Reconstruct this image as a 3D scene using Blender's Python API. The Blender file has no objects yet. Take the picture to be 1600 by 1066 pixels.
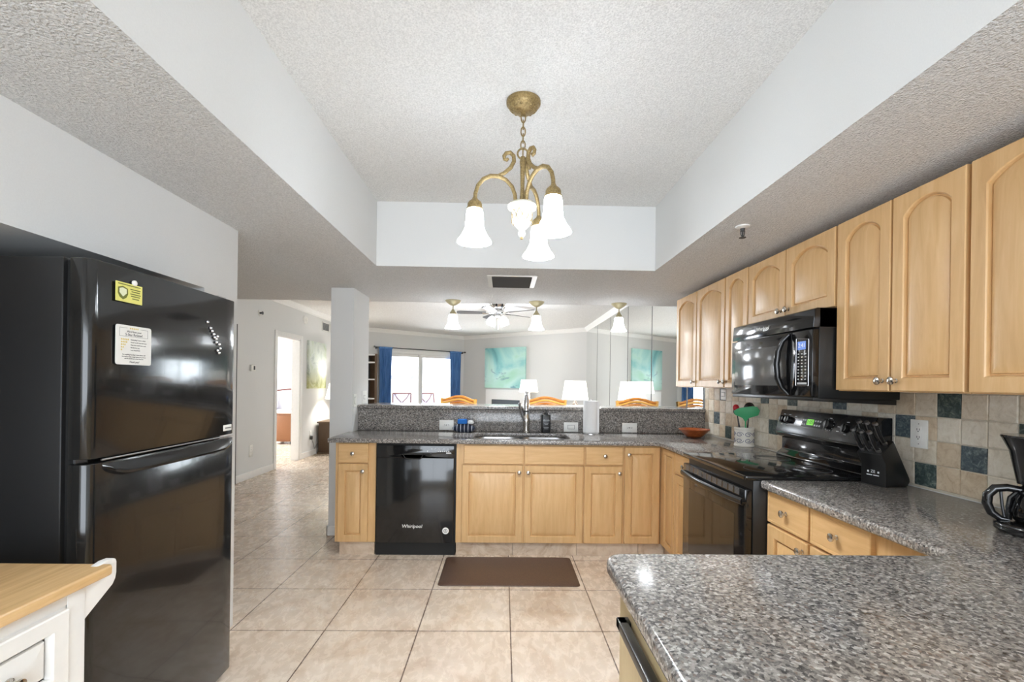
import bpy, bmesh, math, random
from math import sin, cos, pi, radians, sqrt, tan, atan2
from mathutils import Vector, Matrix
random.seed(7)
sc = bpy.context.scene
COL = sc.collection

# ------------------------------------------------------------ camera
CAM_H, F_PX, YAW, ROLL, HOR = 1.3636, 719.7, -0.0189, 0.01356, 599.46
cam = bpy.data.cameras.new('camera')
cam.sensor_width = 36.0
cam.lens = 36.0 * F_PX / 1600.0
cam.shift_y = (HOR - 533.0) / 1600.0
cam.clip_start = 0.02
cam.clip_end = 300
cob = bpy.data.objects.new('camera', cam)
COL.objects.link(cob)
_cy, _sy, _cr, _sr = cos(YAW), sin(YAW), cos(ROLL), sin(ROLL)
# image right, image down and view directions in the room (x right, y into the room, z up)
_R = [[_cr * _cy, -_sr, _cr * _sy], [_sr * _cy, _cr, _sr * _sy], [-_sy, 0, _cy]]
def _w(v): return Vector((v[0], v[2], -v[1]))
right, down, fwd = _w(_R[0]), _w(_R[1]), _w(_R[2])
m3 = Matrix((right, -down, -fwd)).transposed()
cob.matrix_world = Matrix.Translation((0, 0, CAM_H)) @ m3.to_4x4()
sc.camera = cob

# ------------------------------------------------------------ world, exposure
sc.view_settings.view_transform = 'Standard'
sc.view_settings.look = 'None'
sc.view_settings.gamma = 1.0
sc.view_settings.use_curve_mapping = False
sc.view_settings.exposure = 0.64
w = bpy.data.worlds.new('sky'); sc.world = w; w.use_nodes = True
nt = w.node_tree; nt.nodes.clear()
bg = nt.nodes.new('ShaderNodeBackground'); out = nt.nodes.new('ShaderNodeOutputWorld')
tc = nt.nodes.new('ShaderNodeTexCoord'); sep = nt.nodes.new('ShaderNodeSeparateXYZ'); rp = nt.nodes.new('ShaderNodeValToRGB')
nt.links.new(tc.outputs['Generated'], sep.inputs[0]); nt.links.new(sep.outputs['Z'], rp.inputs[0])
rp.color_ramp.elements[0].position = 0.0; rp.color_ramp.elements[0].color = (0.88, 0.93, 1.0, 1)
rp.color_ramp.elements[1].position = 0.6; rp.color_ramp.elements[1].color = (0.80, 0.89, 1.0, 1)
nt.links.new(rp.outputs[0], bg.inputs[0]); bg.inputs[1].default_value = 2.6
nt.links.new(bg.outputs[0], out.inputs[0])
try:
    sc.cycles.use_denoising = True
    sc.cycles.max_bounces = 10; sc.cycles.diffuse_bounces = 6; sc.cycles.glossy_bounces = 5
    sc.cycles.sample_clamp_indirect = 6.0
    sc.cycles.caustics_reflective = False; sc.cycles.caustics_refractive = False
except Exception:
    pass

def area(name, loc, rot, sx, sy, energy, color=(1, 1, 1), portal=False):
    l = bpy.data.lights.new(name, 'AREA'); l.shape = 'RECTANGLE'; l.size = sx; l.size_y = sy
    l.energy = energy; l.color = color
    o = bpy.data.objects.new(name, l); o.location = loc; o.rotation_euler = rot; COL.objects.link(o)
    if portal: l.cycles.is_portal = True
    return o
def point(name, loc, energy, color=(1, 1, 1), r=0.03):
    l = bpy.data.lights.new(name, 'POINT'); l.energy = energy; l.color = color; l.shadow_soft_size = r
    o = bpy.data.objects.new(name, l); o.location = loc; COL.objects.link(o); return o
# daylight by the windows; the unseen rear one is added to brighten the kitchen
area('added_rear_window_light', (0.1, -1.62, 1.35), (radians(90), 0, 0), 2.9, 1.9, 48, (0.82, 0.91, 1.0))
area('daylight_slider', (-1.98, 12.3, 1.15), (radians(-90), 0, radians(38.7)), 1.9, 2.0, 130, (0.86, 0.93, 1))
area('daylight_bedroom', (-6.8, 9.3, 1.4), (radians(90), 0, radians(-90)), 2.4, 1.8, 150, (0.96, 0.98, 1))

# ------------------------------------------------------------ materials
def lin(c):
    def f(v):
        v /= 255.0
        return v / 12.92 if v <= 0.04045 else ((v + 0.055) / 1.055) ** 2.4
    return (f(c[0]), f(c[1]), f(c[2]), 1.0)
class Mat:
    def __init__(s, name, rgb=(200, 200, 200), rough=0.5, metal=0.0, **k):
        s.m = bpy.data.materials.new(name); s.m.use_nodes = True
        s.t = s.m.node_tree; s.n = s.t.nodes; s.L = s.t.links.new
        s.p = s.n['Principled BSDF']
        s.p.inputs['Base Color'].default_value = lin(rgb)
        s.p.inputs['Roughness'].default_value = rough; s.p.inputs['Metallic'].default_value = metal
        for a, b in k.items(): s.p.inputs[a.replace('_', ' ')].default_value = b
    def coord(s, scale=(1, 1, 1), loc=(0, 0, 0), kind='Object'):
        t = s.n.new('ShaderNodeTexCoord'); mp = s.n.new('ShaderNodeMapping')
        mp.inputs['Scale'].default_value = scale; mp.inputs['Location'].default_value = loc
        s.L(t.outputs[kind], mp.inputs[0]); return mp.outputs[0]
    def noise(s, co, scale, detail=4, rough=0.5, dist=0.0):
        n = s.n.new('ShaderNodeTexNoise'); n.inputs['Scale'].default_value = scale
        n.inputs['Detail'].default_value = detail; n.inputs['Roughness'].default_value = rough
        n.inputs['Distortion'].default_value = dist; s.L(co, n.inputs['Vector']); return n.outputs['Fac']
    def voro(s, co, scale, out='Distance'):
        n = s.n.new('ShaderNodeTexVoronoi'); n.inputs['Scale'].default_value = scale
        s.L(co, n.inputs['Vector']); return n.outputs[out]
    def ramp(s, fac, stops, interp='LINEAR'):
        r = s.n.new('ShaderNodeValToRGB'); r.color_ramp.interpolation = interp
        e = r.color_ramp.elements
        while len(e) < len(stops): e.new(0.5)
        for i, (p, c) in enumerate(stops): e[i].position = p; e[i].color = lin(c)
        s.L(fac, r.inputs[0]); return r.outputs[0]
    def mix(s, fac, a, b, mode='MIX'):
        n = s.n.new('ShaderNodeMix'); n.data_type = 'RGBA'; n.blend_type = mode
        for sock, v in ((n.inputs[0], fac), (n.inputs[6], a), (n.inputs[7], b)):
            if hasattr(v, 'is_linked'): s.L(v, sock)
            elif isinstance(v, (int, float)): sock.default_value = v
            else: sock.default_value = lin(v)
        return n.outputs[2]
    def color(s, sock): s.L(sock, s.p.inputs['Base Color']); return s
    def bump(s, h, strength=0.3, dist=0.002):
        b = s.n.new('ShaderNodeBump'); b.inputs['Strength'].default_value = strength
        b.inputs['Distance'].default_value = dist; s.L(h, b.inputs['Height'])
        s.L(b.outputs[0], s.p.inputs['Normal']); return s
    def emit(s, rgb, k):
        s.p.inputs['Emission Color'].default_value = lin(rgb); s.p.inputs['Emission Strength'].default_value = k; return s
M = {}
def simple(name, rgb, rough=0.5, metal=0.0, bump=0, bs=200, **k):
    m = Mat(name, rgb, rough, metal, **k)
    co = m.coord(); f = m.noise(co, bs if bump else 30, 3)
    m.color(m.mix(0.06, rgb, m.ramp(f, [(0.3, tuple(int(v * 0.8) for v in rgb)), (0.7, tuple(min(255, int(v * 1.08)) for v in rgb))])))
    if bump: m.bump(f, bump, 0.002)
    M[name] = m.m; return m
simple('wall_paint', (222, 223, 222), 0.75, bump=0.12, bs=220)
simple('trim_white', (240, 240, 238), 0.4)
simple('white_paint', (232, 231, 228), 0.38)
simple('plastic_white', (236, 236, 232), 0.35)
simple('black_gloss', (19, 19, 20), 0.10, **{'Coat_Weight': 0.3})
simple('black_satin', (24, 24, 24), 0.32)
simple('black_dark', (10, 10, 10), 0.6)
simple('black_handle', (22, 22, 23), 0.16)
simple('charcoal', (58, 58, 58), 0.5)
simple('nickel', (205, 200, 192), 0.22, 1.0)
simple('chrome', (222, 222, 224), 0.1, 1.0)
simple('steel', (190, 190, 192), 0.28, 1.0)
simple('seam_grey', (95, 96, 98), 0.5)
simple('paper', (242, 242, 242), 0.9, bump=0.4, bs=90)
simple('red_plastic', (190, 30, 45), 0.35)
simple('green_silicone', (66, 168, 112), 0.5)
simple('blue_sponge', (40, 118, 205), 0.9, bump=0.5, bs=300)
simple('sky_fabric', (118, 190, 232), 0.85)
simple('sofa_white', (232, 232, 230), 0.9)
simple('linen_lilac', (226, 222, 238), 0.9)
simple('blue_ink', (52, 56, 104), 0.4)
simple('print_dark', (60, 62, 66), 0.7)
simple('print_gold', (222, 196, 60), 0.7)
simple('print_olive', (110, 116, 44), 0.7)
simple('magnet_yellow', (230, 226, 124), 0.45)
simple('magnet_pale', (232, 236, 205), 0.5)
simple('outdoor_blue', (196, 200, 232), 0.8)  # distant building and boat colours are paled to imitate overexposure
simple('outdoor_roof', (150, 152, 190), 0.8)
simple('outdoor_cream', (250, 238, 214), 0.8)
simple('outdoor_deck', (228, 226, 222), 0.8)
simple('sling_grey', (205, 203, 226), 0.8)
simple('bronze_frame', (112, 72, 66), 0.5)
simple('dresser_wood', (128, 84, 52), 0.45)
simple('dark_wood', (92, 72, 52), 0.5)
simple('firebox', (84, 92, 98), 0.35)
simple('crock_white', (226, 222, 212), 0.3)
simple('microwave_glass', (92, 92, 92), 0.12)
simple('fridge_side', (26, 26, 27), 0.38)
m_ = Mat('carafe_glass', (60, 60, 62), 0.03, Transmission_Weight=0.9); M['carafe_glass'] = m_.m
simple('fan_blade', (52, 52, 52), 0.4)
simple('fridge_black', (30, 30, 30), 0.13, **{'Coat_Weight': 0.2})
simple('range_console', (40, 40, 41), 0.22)
simple('slot_dark', (40, 40, 42), 0.6)
simple('button_light', (205, 208, 210), 0.5)
simple('pendant_cap', (176, 166, 132), 0.45, 0.3)
m = Mat('bowl_wood', (150, 74, 34), 0.28); co = m.coord((1, 1, 6)); m.color(m.ramp(m.noise(co, 14, 5, 0.6, 1.5), [(0.3, (108, 46, 20)), (0.7, (186, 100, 48))])); M['bowl_wood'] = m.m
# antique brass
m = Mat('antique_brass', (150, 128, 84), 0.42, 0.55); co = m.coord(); f = m.noise(co, 160, 5, 0.7)
m.color(m.ramp(f, [(0.3, (112, 92, 58)), (0.7, (182, 160, 112))])); m.bump(f, 0.25, 0.002); M['antique_brass'] = m.m
# textured ceilings; shade between the bumps is painted in as darker speckle
def popcorn(name, rgb, sc1=150, st=0.9, pit_shade=0.90, dist=0.008):
    m = Mat(name, rgb, 0.9); co = m.coord(kind='Object'); a = m.noise(co, sc1, 3, 0.6); b = m.voro(co, sc1 * 0.75)
    h = m.mix(0.5, a, b, 'SUBTRACT')
    m.color(m.ramp(a, [(0.35, tuple(int(v * pit_shade) for v in rgb)), (0.62, rgb)])); m.bump(h, st, dist); M[name] = m.m
popcorn('popcorn_ceiling', (235, 235, 233), 170, 0.45)
popcorn('popcorn_soffit', (240, 240, 239), 150, 1.0, 0.90, 0.011)
popcorn('popcorn_living', (234, 234, 233), 90, 0.3)
# maple
def wood(name, c1, c2, c3, scale=(9, 9, 0.9), rough=0.36, bscale=2.2):
    m = Mat(name, c2, rough); co = m.coord(scale); f = m.noise(co, 3.0, 6, 0.62, 0.9); g = m.noise(m.coord((1, 1, 1)), bscale, 2, 0.5)
    c = m.mix(g, m.ramp(f, [(0.25, c1), (0.5, c2), (0.75, c3)]), m.ramp(f, [(0.3, c2), (0.7, c3)]))
    m.color(c); m.bump(f, 0.05, 0.001); M[name] = m.m
wood('maple', (190, 148, 98), (208, 168, 116), (219, 183, 134))
wood('maple_horizontal', (192, 150, 100), (210, 170, 118), (221, 185, 136), (1.0, 1.0, 10))
wood('panel_tan', (186, 162, 118), (200, 177, 132), (208, 187, 144))
wood('oak_butcher', (176, 134, 84), (206, 168, 116), (226, 194, 146), (16, 0.7, 9), 0.3, 9)
wood('rattan_light', (190, 130, 50), (222, 164, 76), (238, 190, 108), (4, 4, 12), 0.3)
wood('rattan', (150, 84, 30), (198, 122, 50), (226, 158, 82), (4, 4, 12), 0.3)
# granite
def granite(name, pal, s=1.0, rough=0.09):
    m = Mat(name, (120, 115, 112), rough); co = m.coord(); a = m.voro(co, 150 * s, 'Color'); b = m.noise(co, 70 * s, 5, 0.7); c = m.noise(co, 4, 3)
    sp = m.n.new('ShaderNodeSeparateColor'); m.L(a, sp.inputs[0])
    base = m.ramp(sp.outputs[0], pal, 'CONSTANT')
    big = m.ramp(b, [(0.40, (70, 69, 68)), (0.52, (132, 127, 123)), (0.66, (180, 175, 169))])
    m.color(m.mix(0.45, base, big)); M[name] = m.m
granite('granite', [(0.0, (50, 50, 50)), (0.14, (100, 97, 95)), (0.36, (140, 135, 130)), (0.60, (172, 166, 159)), (0.82, (212, 207, 201)), (0.94, (130, 112, 101))], 1.15, 0.13)
# floor tiles
m = Mat('floor_tile', (205, 188, 170), 0.22)
co = m.coord((1, 1, 1), (-0.058 + 50.8, -2.534 + 50.8, 0))
br = m.n.new('ShaderNodeTexBrick'); br.offset = 0.0; br.squash = 1.0
for k_, v_ in (('Scale', 1.0), ('Mortar Size', 0.0035), ('Mortar Smooth', 0.1), ('Bias', 0.0), ('Brick Width', 0.508), ('Row Height', 0.508)): br.inputs[k_].default_value = v_
br.inputs['Color1'].default_value = (0.35, 0.35, 0.35, 1); br.inputs['Color2'].default_value = (0.65, 0.65, 0.65, 1); br.inputs['Mortar'].default_value = (0.5, 0.5, 0.5, 1)
m.L(co, br.inputs['Vector'])
n1 = m.noise(m.coord((1, 1, 1), (3, 5, 0)), 2.6, 8, 0.68, 1.2); n2 = m.noise(m.coord((1.6, 0.8, 1)), 14, 6, 0.7, 0.6)
tile = m.mix(0.35, m.ramp(n1, [(0.34, (182, 156, 130)), (0.5, (212, 194, 174)), (0.66, (226, 212, 196))]), m.ramp(n2, [(0.3, (190, 168, 146)), (0.7, (224, 210, 194))]))
tile = m.mix(0.14, tile, br.outputs['Color'], 'OVERLAY')
m.color(m.mix(br.outputs['Fac'], tile, (98, 78, 64)))
rr = m.n.new('ShaderNodeMapRange'); rr.inputs[3].default_value = 0.16; rr.inputs[4].default_value = 0.38; m.L(n2, rr.inputs[0]); m.L(rr.outputs[0], m.p.inputs['Roughness'])
inv = m.n.new('ShaderNodeMath'); inv.operation = 'MULTIPLY'; inv.inputs[1].default_value = -1; m.L(br.outputs['Fac'], inv.inputs[0]); m.bump(inv.outputs[0], 0.5, 0.002)
M['floor_tile'] = m.m
m = Mat('kick_tile', (196, 178, 160), 0.35); m.color(m.ramp(m.noise(m.coord(), 7, 7, 0.7, 1), [(0.32, (170, 146, 122)), (0.52, (202, 184, 164)), (0.7, (216, 202, 186))])); M['kick_tile'] = m.m
# travertine / slate wall tiles
def stone(name, cs, sc_=22):
    m = Mat(name, cs[1], 0.62); co = m.coord(); f = m.noise(co, sc_, 7, 0.7, 0.8)
    m.color(m.ramp(f, [(0.3, cs[0]), (0.5, cs[1]), (0.72, cs[2])])); m.bump(m.noise(co, 90, 5, 0.7), 0.35, 0.003); M[name] = m.m
stone('travertine_a', ((192, 176, 152), (218, 207, 188), (232, 224, 210)))
stone('travertine_b', ((180, 156, 128), (206, 188, 162), (222, 208, 186)))
stone('travertine_c', ((202, 192, 174), (226, 218, 202), (238, 233, 222)))
stone('slate_green', ((34, 46, 46), (62, 78, 76), (128, 138, 132)), 45)
stone('slate_blue', ((40, 50, 58), (74, 88, 94), (150, 160, 160)), 45)
stone('grout', ((190, 180, 162), (206, 198, 182), (214, 208, 196)), 40)
# mat
m = Mat('mat_brown', (74, 52, 42), 0.42); co = m.coord(); m.color(m.ramp(m.noise(co, 260, 3), [(0.3, (62, 46, 38)), (0.7, (104, 78, 62))])); m.bump(m.voro(co, 200), 0.25, 0.002); M['mat_brown'] = m.m
# lit glass shades
simple('lamp_glass_lit', (255, 250, 240), 0.4).emit((236, 245, 255), 15)
simple('bar_glass_lit', (255, 250, 240), 0.4).emit((240, 247, 255), 7)
simple('fan_glass_lit', (255, 252, 248), 0.4).emit((240, 247, 255), 7)
simple('lamp_shade_lit', (250, 246, 238), 0.8).emit((255, 250, 240), 1.5)
simple('display_green', (60, 120, 30), 0.3).emit((120, 220, 50), 0.6)
simple('display_blue', (60, 80, 130), 0.3).emit((110, 150, 230), 0.5)
simple('vase_cream', (226, 222, 204), 0.4)
# curtain
m = Mat('curtain_blue', (58, 104, 164), 0.8); co = m.coord((1, 1, 0.1)); m.color(m.ramp(m.noise(co, 30, 3), [(0.3, (66, 112, 172)), (0.7, (104, 152, 206))])); M['curtain_blue'] = m.m
# mirror, pane
m = Mat('mirror', (238, 241, 240), 0.0, 1.0); m.color(m.mix(0.02, (238, 241, 240), m.ramp(m.noise(m.coord(), 3, 2), [(0.3, (230, 236, 234)), (0.7, (245, 246, 246))]))); M['mirror'] = m.m
m = Mat('pane_glass', (255, 255, 255), 0.0)
tr = m.n.new('ShaderNodeBsdfTransparent'); gl = m.n.new('ShaderNodeBsdfGlossy'); gl.inputs['Roughness'].default_value = 0.02
fr_ = m.n.new('ShaderNodeFresnel'); fr_.inputs[0].default_value = 1.45; mx = m.n.new('ShaderNodeMixShader')
m.L(fr_.outputs[0], mx.inputs[0]); m.L(tr.outputs[0], mx.inputs[1]); m.L(gl.outputs[0], mx.inputs[2]); m.L(mx.outputs[0], m.n['Material Output'].inputs[0]); M['pane_glass'] = m.m
# paintings
m = Mat('painting_sea', (120, 200, 200), 0.5); co = m.coord((1, 1, 1)); f1 = m.noise(co, 1.0, 4, 0.5, 0.8); f2 = m.noise(m.coord((0.8, 0.8, 2.0), (4, 2, 1)), 1.3, 5, 0.6, 1.6)
a = m.ramp(f1, [(0.3, (74, 156, 172)), (0.43, (150, 216, 216)), (0.55, (200, 240, 232)), (0.70, (164, 222, 194))])
vn = m.ramp(f2, [(0.36, (190, 190, 190)), (0.42, (40, 40, 40)), (0.50, (0, 0, 0))])
m.color(m.mix(vn, a, (48, 116, 150), 'MIX')); M['painting_sea'] = m.m
m = Mat('painting_garden', (190, 200, 170), 0.5); co = m.coord((1, 1, 1)); f1 = m.noise(co, 3.2, 7, 0.65, 1.4)
sp = m.n.new('ShaderNodeSeparateXYZ'); m.L(m.coord(), sp.inputs[0])
low = m.ramp(f1, [(0.3, (120, 128, 70)), (0.5, (190, 192, 130)), (0.7, (226, 232, 214))]); hi = m.ramp(f1, [(0.3, (176, 192, 184)), (0.5, (232, 240, 232)), (0.7, (204, 218, 190))])
mr = m.n.new('ShaderNodeMapRange'); mr.inputs[1].default_value = -0.35; mr.inputs[2].default_value = -0.05; m.L(sp.outputs['Z'], mr.inputs[0])
m.color(m.mix(mr.outputs[0], low, hi)); M['painting_garden'] = m.m
# sponge holder stripes
m = Mat('striped_fabric', (34, 44, 66), 0.8); sp = m.n.new('ShaderNodeSeparateXYZ'); m.L(m.coord(), sp.inputs[0])
wv = m.n.new('ShaderNodeMath'); wv.operation = 'MULTIPLY'; wv.inputs[1].default_value = 190; m.L(sp.outputs['X'], wv.inputs[0])
sn = m.n.new('ShaderNodeMath'); sn.operation = 'SINE'; m.L(wv.outputs[0], sn.inputs[0])
m.color(m.ramp(sn.outputs[0], [(0.0, (30, 38, 58)), (0.86, (34, 44, 66)), (0.93, (196, 200, 206))])); M['striped_fabric'] = m.m
# pebble lamp base
m = Mat('pebble', (120, 110, 104), 0.6); co = m.coord(); m.color(m.ramp(m.voro(co, 38), [(0.0, (196, 182, 168)), (0.25, (140, 124, 112)), (0.5, (52, 48, 46))])); M['pebble'] = m.m

# ------------------------------------------------------------ mesh building
class Fr:                                    # a frame: u across, v up, d outward
    def __init__(s, o, U, V=(0, 0, 1)):
        s.o = Vector(o); s.U = Vector(U).normalized(); s.V = Vector(V).normalized(); s.D = s.U.cross(s.V)
    def __call__(s, u, v, d=0.0): return s.o + s.U * u + s.V * v + s.D * d
def FX(x, flip=False): return Fr((x, 0, 0), (0, -1, 0) if flip else (0, 1, 0))   # flip: faces -x, u = -y
def FY(y): return Fr((0, y, 0), (1, 0, 0))                                         # faces -y, u = x
class B:
    def __init__(s): s.bm = bmesh.new()
    def face(s, pts, m=0):
        f = s.bm.faces.new([s.bm.verts.new(p) for p in pts]); f.material_index = m; return f
    def merge(s, b2, m=0):
        me = bpy.data.meshes.new('t'); b2.to_mesh(me); n0 = len(s.bm.faces); s.bm.from_mesh(me)
        s.bm.faces.ensure_lookup_table()
        if m is not None:
            for f in s.bm.faces[n0:]: f.material_index = m
        bpy.data.meshes.remove(me); b2.free()
    def box(s, x0, x1, y0, y1, z0, z1, bev=0.0, m=0, seg=2, fr=None):
        b = bmesh.new(); bmesh.ops.create_cube(b, size=1.0)
        for v in b.verts: v.co = Vector(((x0 + x1) / 2 + v.co.x * abs(x1 - x0), (y0 + y1) / 2 + v.co.y * abs(y1 - y0), (z0 + z1) / 2 + v.co.z * abs(z1 - z0)))
        if bev: bmesh.ops.bevel(b, geom=list(b.edges), offset=bev, segments=seg, profile=0.5, affect='EDGES')
        if fr is not None:
            for v in b.verts: v.co = fr(v.co.x, v.co.y, v.co.z)
            bmesh.ops.recalc_face_normals(b, faces=b.faces)
        s.merge(b, m); return s
    def fbox(s, fr, u0, u1, v0, v1, d0, d1, bev=0.0, m=0, seg=2):
        return s.box(u0, u1, v0, v1, d0, d1, bev, m, seg, fr)
    def prism(s, pts, fr, d0, d1, m=0, holes=(), bev=0.0, seg=2):
        b = bmesh.new(); es = []
        for loop in [pts] + list(holes):
            vs = [b.verts.new((p[0], p[1], d0)) for p in loop]
            for i in range(len(vs)): es.append(b.edges.new((vs[i], vs[(i + 1) % len(vs)])))
        bmesh.ops.triangle_fill(b, use_beauty=True, use_dissolve=False, edges=es)
        r = bmesh.ops.extrude_face_region(b, geom=list(b.faces))
        for g in r['geom']:
            if isinstance(g, bmesh.types.BMVert): g.co.z += d1 - d0
        bmesh.ops.recalc_face_normals(b, faces=b.faces)
        bmesh.ops.dissolve_limit(b, angle_limit=0.001, verts=b.verts, edges=b.edges)
        if bev:
            ee = [e for e in b.edges if len(e.link_faces) == 2 and e.calc_face_angle(0) > 0.6]
            bmesh.ops.bevel(b, geom=ee, offset=bev, segments=seg, profile=0.5, affect='EDGES')
        for v in b.verts: v.co = fr(v.co.x, v.co.y, v.co.z)
        bmesh.ops.recalc_face_normals(b, faces=b.faces)
        s.merge(b, m); return s
    def tube(s, pts, r, n=10, closed=False, m=0, flat=1.0):
        pts = [Vector(p) for p in pts]; N = len(pts); rings = []
        up = Vector((0.013, 0.027, 1)).normalized(); prev = None
        for i, p in enumerate(pts):
            if closed: t = pts[(i + 1) % N] - pts[i - 1]
            else: t = pts[min(i + 1, N - 1)] - pts[max(i - 1, 0)]
            t.normalize()
            if prev is None:
                a = t.cross(up)
                if a.length < 0.05: a = t.cross(Vector((1, 0, 0)))
            else: a = prev - t * prev.dot(t)
            a.normalize(); prev = a; bb = t.cross(a)
            rr = r[i] if isinstance(r, (list, tuple)) else r
            rings.append([s.bm.verts.new(p + a * cos(2 * pi * k / n) * rr + bb * sin(2 * pi * k / n) * rr * flat) for k in range(n)])
        for i in range(N if closed else N - 1):
            A, C = rings[i], rings[(i + 1) % N]
            for k in range(n):
                f = s.bm.faces.new((A[k], A[(k + 1) % n], C[(k + 1) % n], C[k])); f.material_index = m
        if not closed:
            f = s.bm.faces.new(rings[0][::-1]); f.material_index = m
            f = s.bm.faces.new(rings[-1]); f.material_index = m
        return s
    def lathe(s, prof, c, axis=(0, 0, 1), n=28, m=0):
        ax = Vector(axis).normalized(); a = ax.cross(Vector((1, 0, 0)))
        if a.length < 0.1: a = ax.cross(Vector((0, 1, 0)))
        a.normalize(); bb = ax.cross(a); c = Vector(c); rings = []
        for (r, z) in prof:
            if r < 1e-5: rings.append([s.bm.verts.new(c + ax * z)])
            else: rings.append([s.bm.verts.new(c + ax * z + (a * cos(2 * pi * k / n) + bb * sin(2 * pi * k / n)) * r) for k in range(n)])
        for i in range(len(rings) - 1):
            A, C = rings[i], rings[i + 1]
            for k in range(n):
                k2 = (k + 1) % n
                if len(A) == 1 and len(C) == 1: continue
                if len(A) == 1: v = (A[0], C[k], C[k2])
                elif len(C) == 1: v = (A[k], C[0], A[k2])
                else: v = (A[k], C[k], C[k2], A[k2])
                f = s.bm.faces.new(v); f.material_index = m
        return s
    def grid(s, fn, nu, nv, m=0, closed=False):
        V = [[s.bm.verts.new(fn(i / nu, j / nv)) for j in range(nv + 1)] for i in range(nu + 1)]
        for i in range(nu):
            for j in range(nv):
                f = s.bm.faces.new((V[i][j], V[i + 1][j], V[i + 1][j + 1], V[i][j + 1])); f.material_index = m
        return s
    def text(s, txt, size, fr, u, v, d=0.001, align='CENTER', ext=0.0004, m=0, shear=0.0, sx=1.0):
        cu = bpy.data.curves.new('t', 'FONT'); cu.body = txt; cu.size = size; cu.align_x = align; cu.align_y = 'CENTER'
        cu.extrude = ext; cu.shear = shear; cu.resolution_u = 3
        o = bpy.data.objects.new('t', cu); COL.objects.link(o)
        me = bpy.data.meshes.new_from_object(o); bpy.data.objects.remove(o); bpy.data.curves.remove(cu)
        b = bmesh.new(); b.from_mesh(me); bpy.data.meshes.remove(me)
        for q in b.verts: q.co = fr(u + q.co.x * sx, v + q.co.y, d + q.co.z)
        s.merge(b, m); return s
ALL = {}
def mk(name, b, mats, parent=None, smooth=True, ang=35, loc=None):
    me = bpy.data.meshes.new(name)
    bmesh.ops.remove_doubles(b.bm, verts=b.bm.verts, dist=1e-6)
    bmesh.ops.recalc_face_normals(b.bm, faces=b.bm.faces)
    L = None
    if parent is not None: L = WORLD[parent.name]
    elif loc is not None: L = Vector(loc)
    if L is not None:
        for v in b.bm.verts: v.co -= L
    if smooth:
        for f in b.bm.faces: f.smooth = True
        for e in b.bm.edges:
            if len(e.link_faces) == 2 and e.calc_face_angle(0) > radians(ang): e.smooth = False
    b.bm.to_mesh(me); b.bm.free()
    if isinstance(mats, str): mats = [mats]
    for q in mats: me.materials.append(M[q])
    o = bpy.data.objects.new(name, me); COL.objects.link(o)
    if parent is not None: o.parent = parent; WORLD[o.name] = L
    elif loc is not None: o.location = loc; WORLD[o.name] = Vector(loc)
    return o
WORLD = {}
def thing(name, label, cat, loc=(0, 0, 0), group=None):
    o = bpy.data.objects.new(name, None); o.empty_display_size = 0.05; COL.objects.link(o); o.location = loc
    WORLD[o.name] = Vector(loc); o['label'] = label; o['category'] = cat
    if group: o['group'] = group
    return o
def tag(o, label, cat, group=None, kind=None):
    o['label'] = label; o['category'] = cat
    if group: o['group'] = group
    if kind: o['kind'] = kind
    return o
def struct(name, b, mats, smooth=False):
    o = mk(name, b, mats, None, smooth); o['kind'] = 'structure'; return o
def copy_tree(src, loc, rz=0.0, label=None, group=None):
    r = src.copy(); COL.objects.link(r); r.location = loc; r.rotation_euler = (0, 0, rz)
    if label: r['label'] = label
    if group: r['group'] = group
    for ch in [c for c in bpy.data.objects if c.parent == src]:
        c = ch.copy(); COL.objects.link(c); c.parent = r
        for g in [q for q in bpy.data.objects if q.parent == ch]:
            d = g.copy(); COL.objects.link(d); d.parent = c
    return r
def arc(cx, cy, r, a0, a1, n): return [(cx + r * cos(radians(a0 + (a1 - a0) * i / n)), cy + r * sin(radians(a0 + (a1 - a0) * i / n))) for i in range(n + 1)]
def rrect(x0, x1, y0, y1, r, n=5):
    return arc(x1 - r, y1 - r, r, 0, 90, n) + arc(x0 + r, y1 - r, r, 90, 180, n) + arc(x0 + r, y0 + r, r, 180, 270, n) + arc(x1 - r, y0 + r, r, 270, 360, n)
TOP = Fr((0, 0, 0), (1, 0, 0), (0, 1, 0))    # d = z

# ================================================================ SETTING
SOF, CEI = 2.19, 2.65
XW = 1.886                                    # right wall
K = Vector((-1.106, 12.78)); RC = Vector((XW, 10.41)); LC = Vector((-3.49, 10.865))
b = B().box(-8.2, 2.2, -2.2, 16.1, -0.12, 0.0); struct('floor', b, 'floor_tile')
# flat ceiling over tray and rooms
b = B().box(-3.6, 2.0, -2.0, 4.8, CEI, CEI + 0.1); struct('ceiling_kitchen', b, 'popcorn_ceiling')
b = B().prism([(-3.6, 4.8), (2.0, 4.8), (2.0, 10.45), (K.x, K.y + 0.1), (-3.6, 10.95)], TOP, CEI, CEI + 0.1); struct('ceiling_living', b, 'popcorn_living')
# dropped soffit with tray opening (popcorn underside, smooth sides)
b = B()
b.prism([(-3.6, -2.0), (2.0, -2.0), (2.0, 4.77), (-3.6, 4.77)], TOP, SOF, CEI, holes=[[(-0.916, -0.6), (1.082, -0.6), (1.082, 3.30), (-0.916, 3.30)]])
for f in b.bm.faces: f.material_index = 0 if f.normal.z < -0.9 else 1
o = struct('ceiling_soffit', b, ['popcorn_soffit', 'wall_paint'])
# right wall
b = B().box(XW, XW + 0.12, -2.0, 10.45, 0, CEI + 0.1); struct('wall_right', b, 'wall_paint')
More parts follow.
